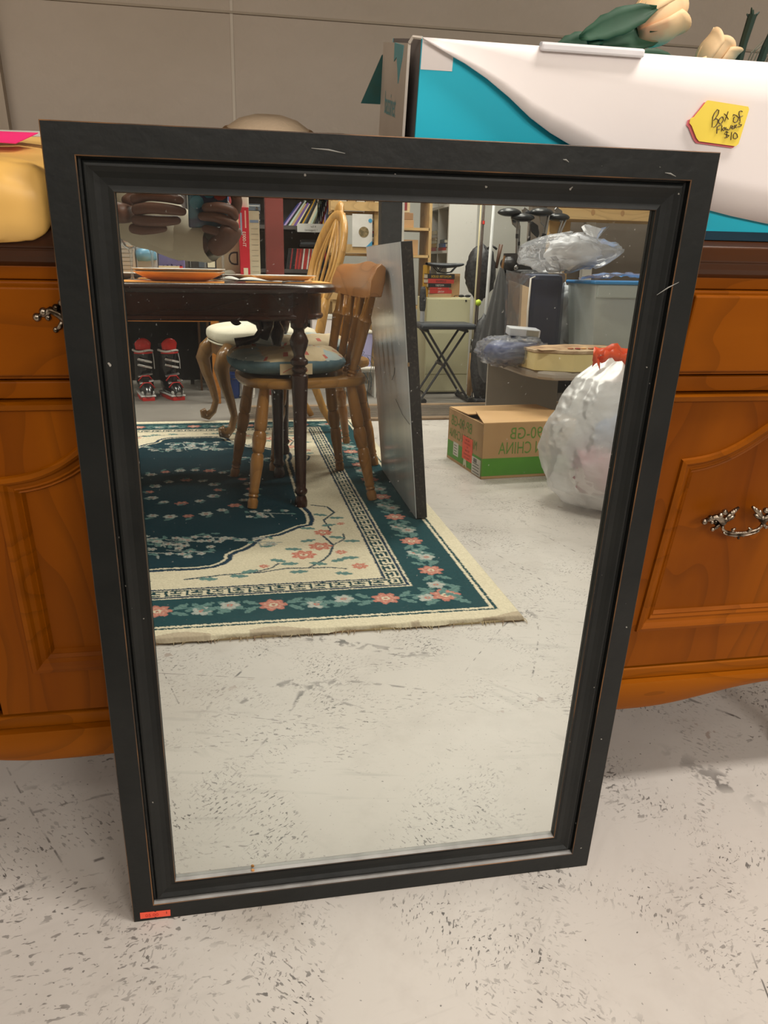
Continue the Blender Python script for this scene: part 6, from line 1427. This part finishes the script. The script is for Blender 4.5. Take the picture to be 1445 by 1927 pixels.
body_P = [(-.80, -1.16, .93), (-.74, -1.10, 1.10), (-.67, -1.04, 1.26), (-.615, -1.00, 1.37), (-.59, -.97, 1.45), (-.56, -.94, 1.53), (-.545, -.925, 1.62),
          (-.52, -1.12, 1.31), (-.43, -.99, .985), (-.30, -.83, .885), (-.195, -.735, .835),
          (-.77, -.90, 1.33), (-.70, -.80, 1.02), (-.55, -.775, .945), (-.42, -.757, .905),
          (-.72, -1.24, .90), (-.70, -1.22, .48), (-.70, -1.26, .09), (-.66, -1.16, .035), (-.88, -1.08, .90), (-.90, -1.05, .48), (-.92, -1.08, .09), (-.88, -.98, .035)]
body_E = [(0, 1), (1, 2), (2, 3), (3, 4), (4, 5), (5, 6), (3, 7), (7, 8), (8, 9), (9, 10), (3, 11), (11, 12), (12, 13), (13, 14), (0, 15), (15, 16), (16, 17), (17, 18), (0, 19), (19, 20), (20, 21), (21, 22)]
body_R = [.15, .14, .15, .10, .058, .085, .080, .065, .044, .030, .021, .065, .046, .036, .026, .09, .062, .042, .036, .09, .062, .042, .036]
# hands: right hand (nearer the middle of the mirror) and left hand, five fingers each
isl = [(body_P, body_E, body_R)]
isl.append(([(-.190, -.733, .832), (-.170, -.722, .842), (-.152, -.714, .862), (-.146, -.712, .880)], chain(4), [(.024, .020), (.028, .020), (.034, .020), (.030, .017)]))       # right palm
for F, r_ in (([(-.146, -.710, .895), (-.137, -.700, .918), (-.146, -.694, .942), (-.158, -.692, .958)], .0100), ([(-.142, -.706, .884), (-.146, -.694, .902), (-.172, -.692, .907), (-.203, -.700, .905)], .0100),
              ([(-.140, -.708, .868), (-.148, -.696, .880), (-.178, -.695, .890), (-.211, -.706, .891)], .0098), ([(-.148, -.714, .854), (-.158, -.702, .858), (-.182, -.703, .866), (-.204, -.712, .871)], .0088),
              ([(-.160, -.724, .868), (-.150, -.742, .890), (-.160, -.750, .915), (-.176, -.742, .934)], .0110)):
    isl.append((F, chain(4), [r_ * 1.12, r_ * 1.08, r_, r_ * .82]))
isl.append(([(-.415, -.757, .904), (-.385, -.745, .898), (-.350, -.730, .893), (-.325, -.722, .893)], chain(4), [(.024, .022), (.030, .022), (.036, .020), (.034, .018)]))       # left palm
for F, r_ in (([(-.328, -.716, .914), (-.298, -.700, .924), (-.262, -.694, .921), (-.232, -.698, .915)], .0100), ([(-.326, -.712, .898), (-.296, -.692, .902), (-.260, -.688, .900), (-.229, -.700, .897)], .0102),
              ([(-.328, -.716, .882), (-.300, -.698, .880), (-.268, -.696, .880), (-.240, -.707, .884)], .0098), ([(-.334, -.722, .868), (-.312, -.708, .864), (-.288, -.706, .866), (-.266, -.714, .870)], .0088),
              ([(-.345, -.738, .910), (-.320, -.752, .928), (-.290, -.750, .942), (-.258, -.732, .946)], .0110)):
    isl.append((F, chain(4), [r_ * 1.12, r_ * 1.08, r_, r_ * .82]))
o = skin('body', isl, SKN, per)
# shirt (torso and sleeves), trousers, hair, face
cl = skin('shirt', [([body_P[i] for i in (0, 1, 2, 3, 7, 8, 9, 11, 12)] + [(-.235, -.765, .852), (-.62, -.80, .975)],
      [(0, 1), (1, 2), (2, 3), (3, 4), (4, 5), (5, 6), (6, 9), (3, 7), (7, 8), (8, 10)], [.175, .17, .17, .105, .085, .068, .052, .085, .070, .036, .058])], IVO, per)
g = G()
def slv(u, v):   # loose ivory sleeve sagging along the forearm
    t_ = u; p = Vector((-.44, -.93, .965)).lerp(Vector((-.185, -.742, .845)), t_); a = v * 2 * pi
    r_ = (.068 - .026 * t_) * (1 + .10 * fbm(t_ * 6, cos(a) * 1.5, sin(a) * 1.5)); sag = .030 * (sin(pi * (t_ * .9 + .1)) ** .8) * max(0, -sin(a))
    ax = Vector((.59, -.78, 0)); return p + ax * (r_ * .75 * cos(a)) + Vector((0, 0, 1)) * (r_ * .80 * sin(a) - sag)
g.grid(30, 24, slv).build('sleeve', IVO, per, smooth=True)
skin('trousers', [([body_P[i] for i in (0, 15, 16, 17, 19, 20, 21)], [(0, 1), (1, 2), (2, 3), (0, 4), (4, 5), (5, 6)], [.165, .105, .080, .062, .105, .080, .062])], JEAN, per)
hd = Vector((-.545, -.925, 1.60))
HAIR = mat('black_hair', (24, 20, 18), .6, bump=.5, bscale=120)
G().ball(hd + Vector((-.012, -.014, .030)), (.098, .104, .108), 24, 16).build('hair', HAIR, per, smooth=True)
fd = Vector((.72, .62, -.30)).normalized(); sd_ = fd.cross(Vector((0, 0, 1))).normalized(); up_ = sd_.cross(fd)
for s in (-1, 1):
    G().ball(hd + fd * .076 + sd_ * (.032 * s) + up_ * -.005, .013, 10, 8).build('eye', WHT, per, smooth=True); G().ball(hd - fd * .0 + sd_ * (.088 * s) + up_ * -.02, (.014, .018, .028), 10, 8).build('ear', SKN, per, smooth=True)
G().tube([hd + fd * .078 + up_ * .01, hd + fd * .098 + up_ * -.028, hd + fd * .084 + up_ * -.036], [.008, .014, .010], 8).build('nose', SKN, per, smooth=True)
G().tube([hd + fd * .076 + up_ * -.058 + sd_ * -.022, hd + fd * .084 + up_ * -.058, hd + fd * .076 + up_ * -.058 + sd_ * .022], [.004, .007, .004], 8).build('mouth', mat('lip', (130, 70, 64), .5), per, smooth=True)
# the phone: lens at the camera point, back towards the mirror
ph = thing('phone', 'smartphone in a blue teal and violet patterned case held up by both hands', 'phone', tuple(Vector((CX, CY, CZ)) - FWD * .0045))
ph.rotation_euler = Matrix((RGT, FWD, -DWN)).transposed().to_euler()
PT = mat('phone_case', (40, 92, 112), .3, rgb2=(30, 34, 72), nscale=22, lo=.42, hi=.56, coat=.4)
G().box(-.060, .0125, -.0095, -.0012, -.136, .0125).build('case', PT, ph, bevel=.003)
G().box(-.057, .0095, -.0105, -.0096, -.132, .009).build('screen', mat('screen_glass', (10, 10, 12), .05), ph)
G().tube([(0, -.0012, 0), (0, -.0002, 0)], .0065, 16, cap=True).build('lens', mat('lens_black', (8, 8, 10), .1), ph)
for (x, z, m) in ((-.040, -.030, (90, 150, 160)), (-.022, -.065, (66, 130, 150)), (-.010, -.030, (96, 50, 110)), (-.008, -.052, (120, 40, 70)), (-.045, -.085, (50, 120, 140)), (-.020, -.100, (34, 60, 110)), (-.002, -.070, (170, 70, 60))):
    disc(G(), x, z, .013, -.0012, 10).build('case_print', mat('print_%d_%d_%d' % m, m, .3), ph)
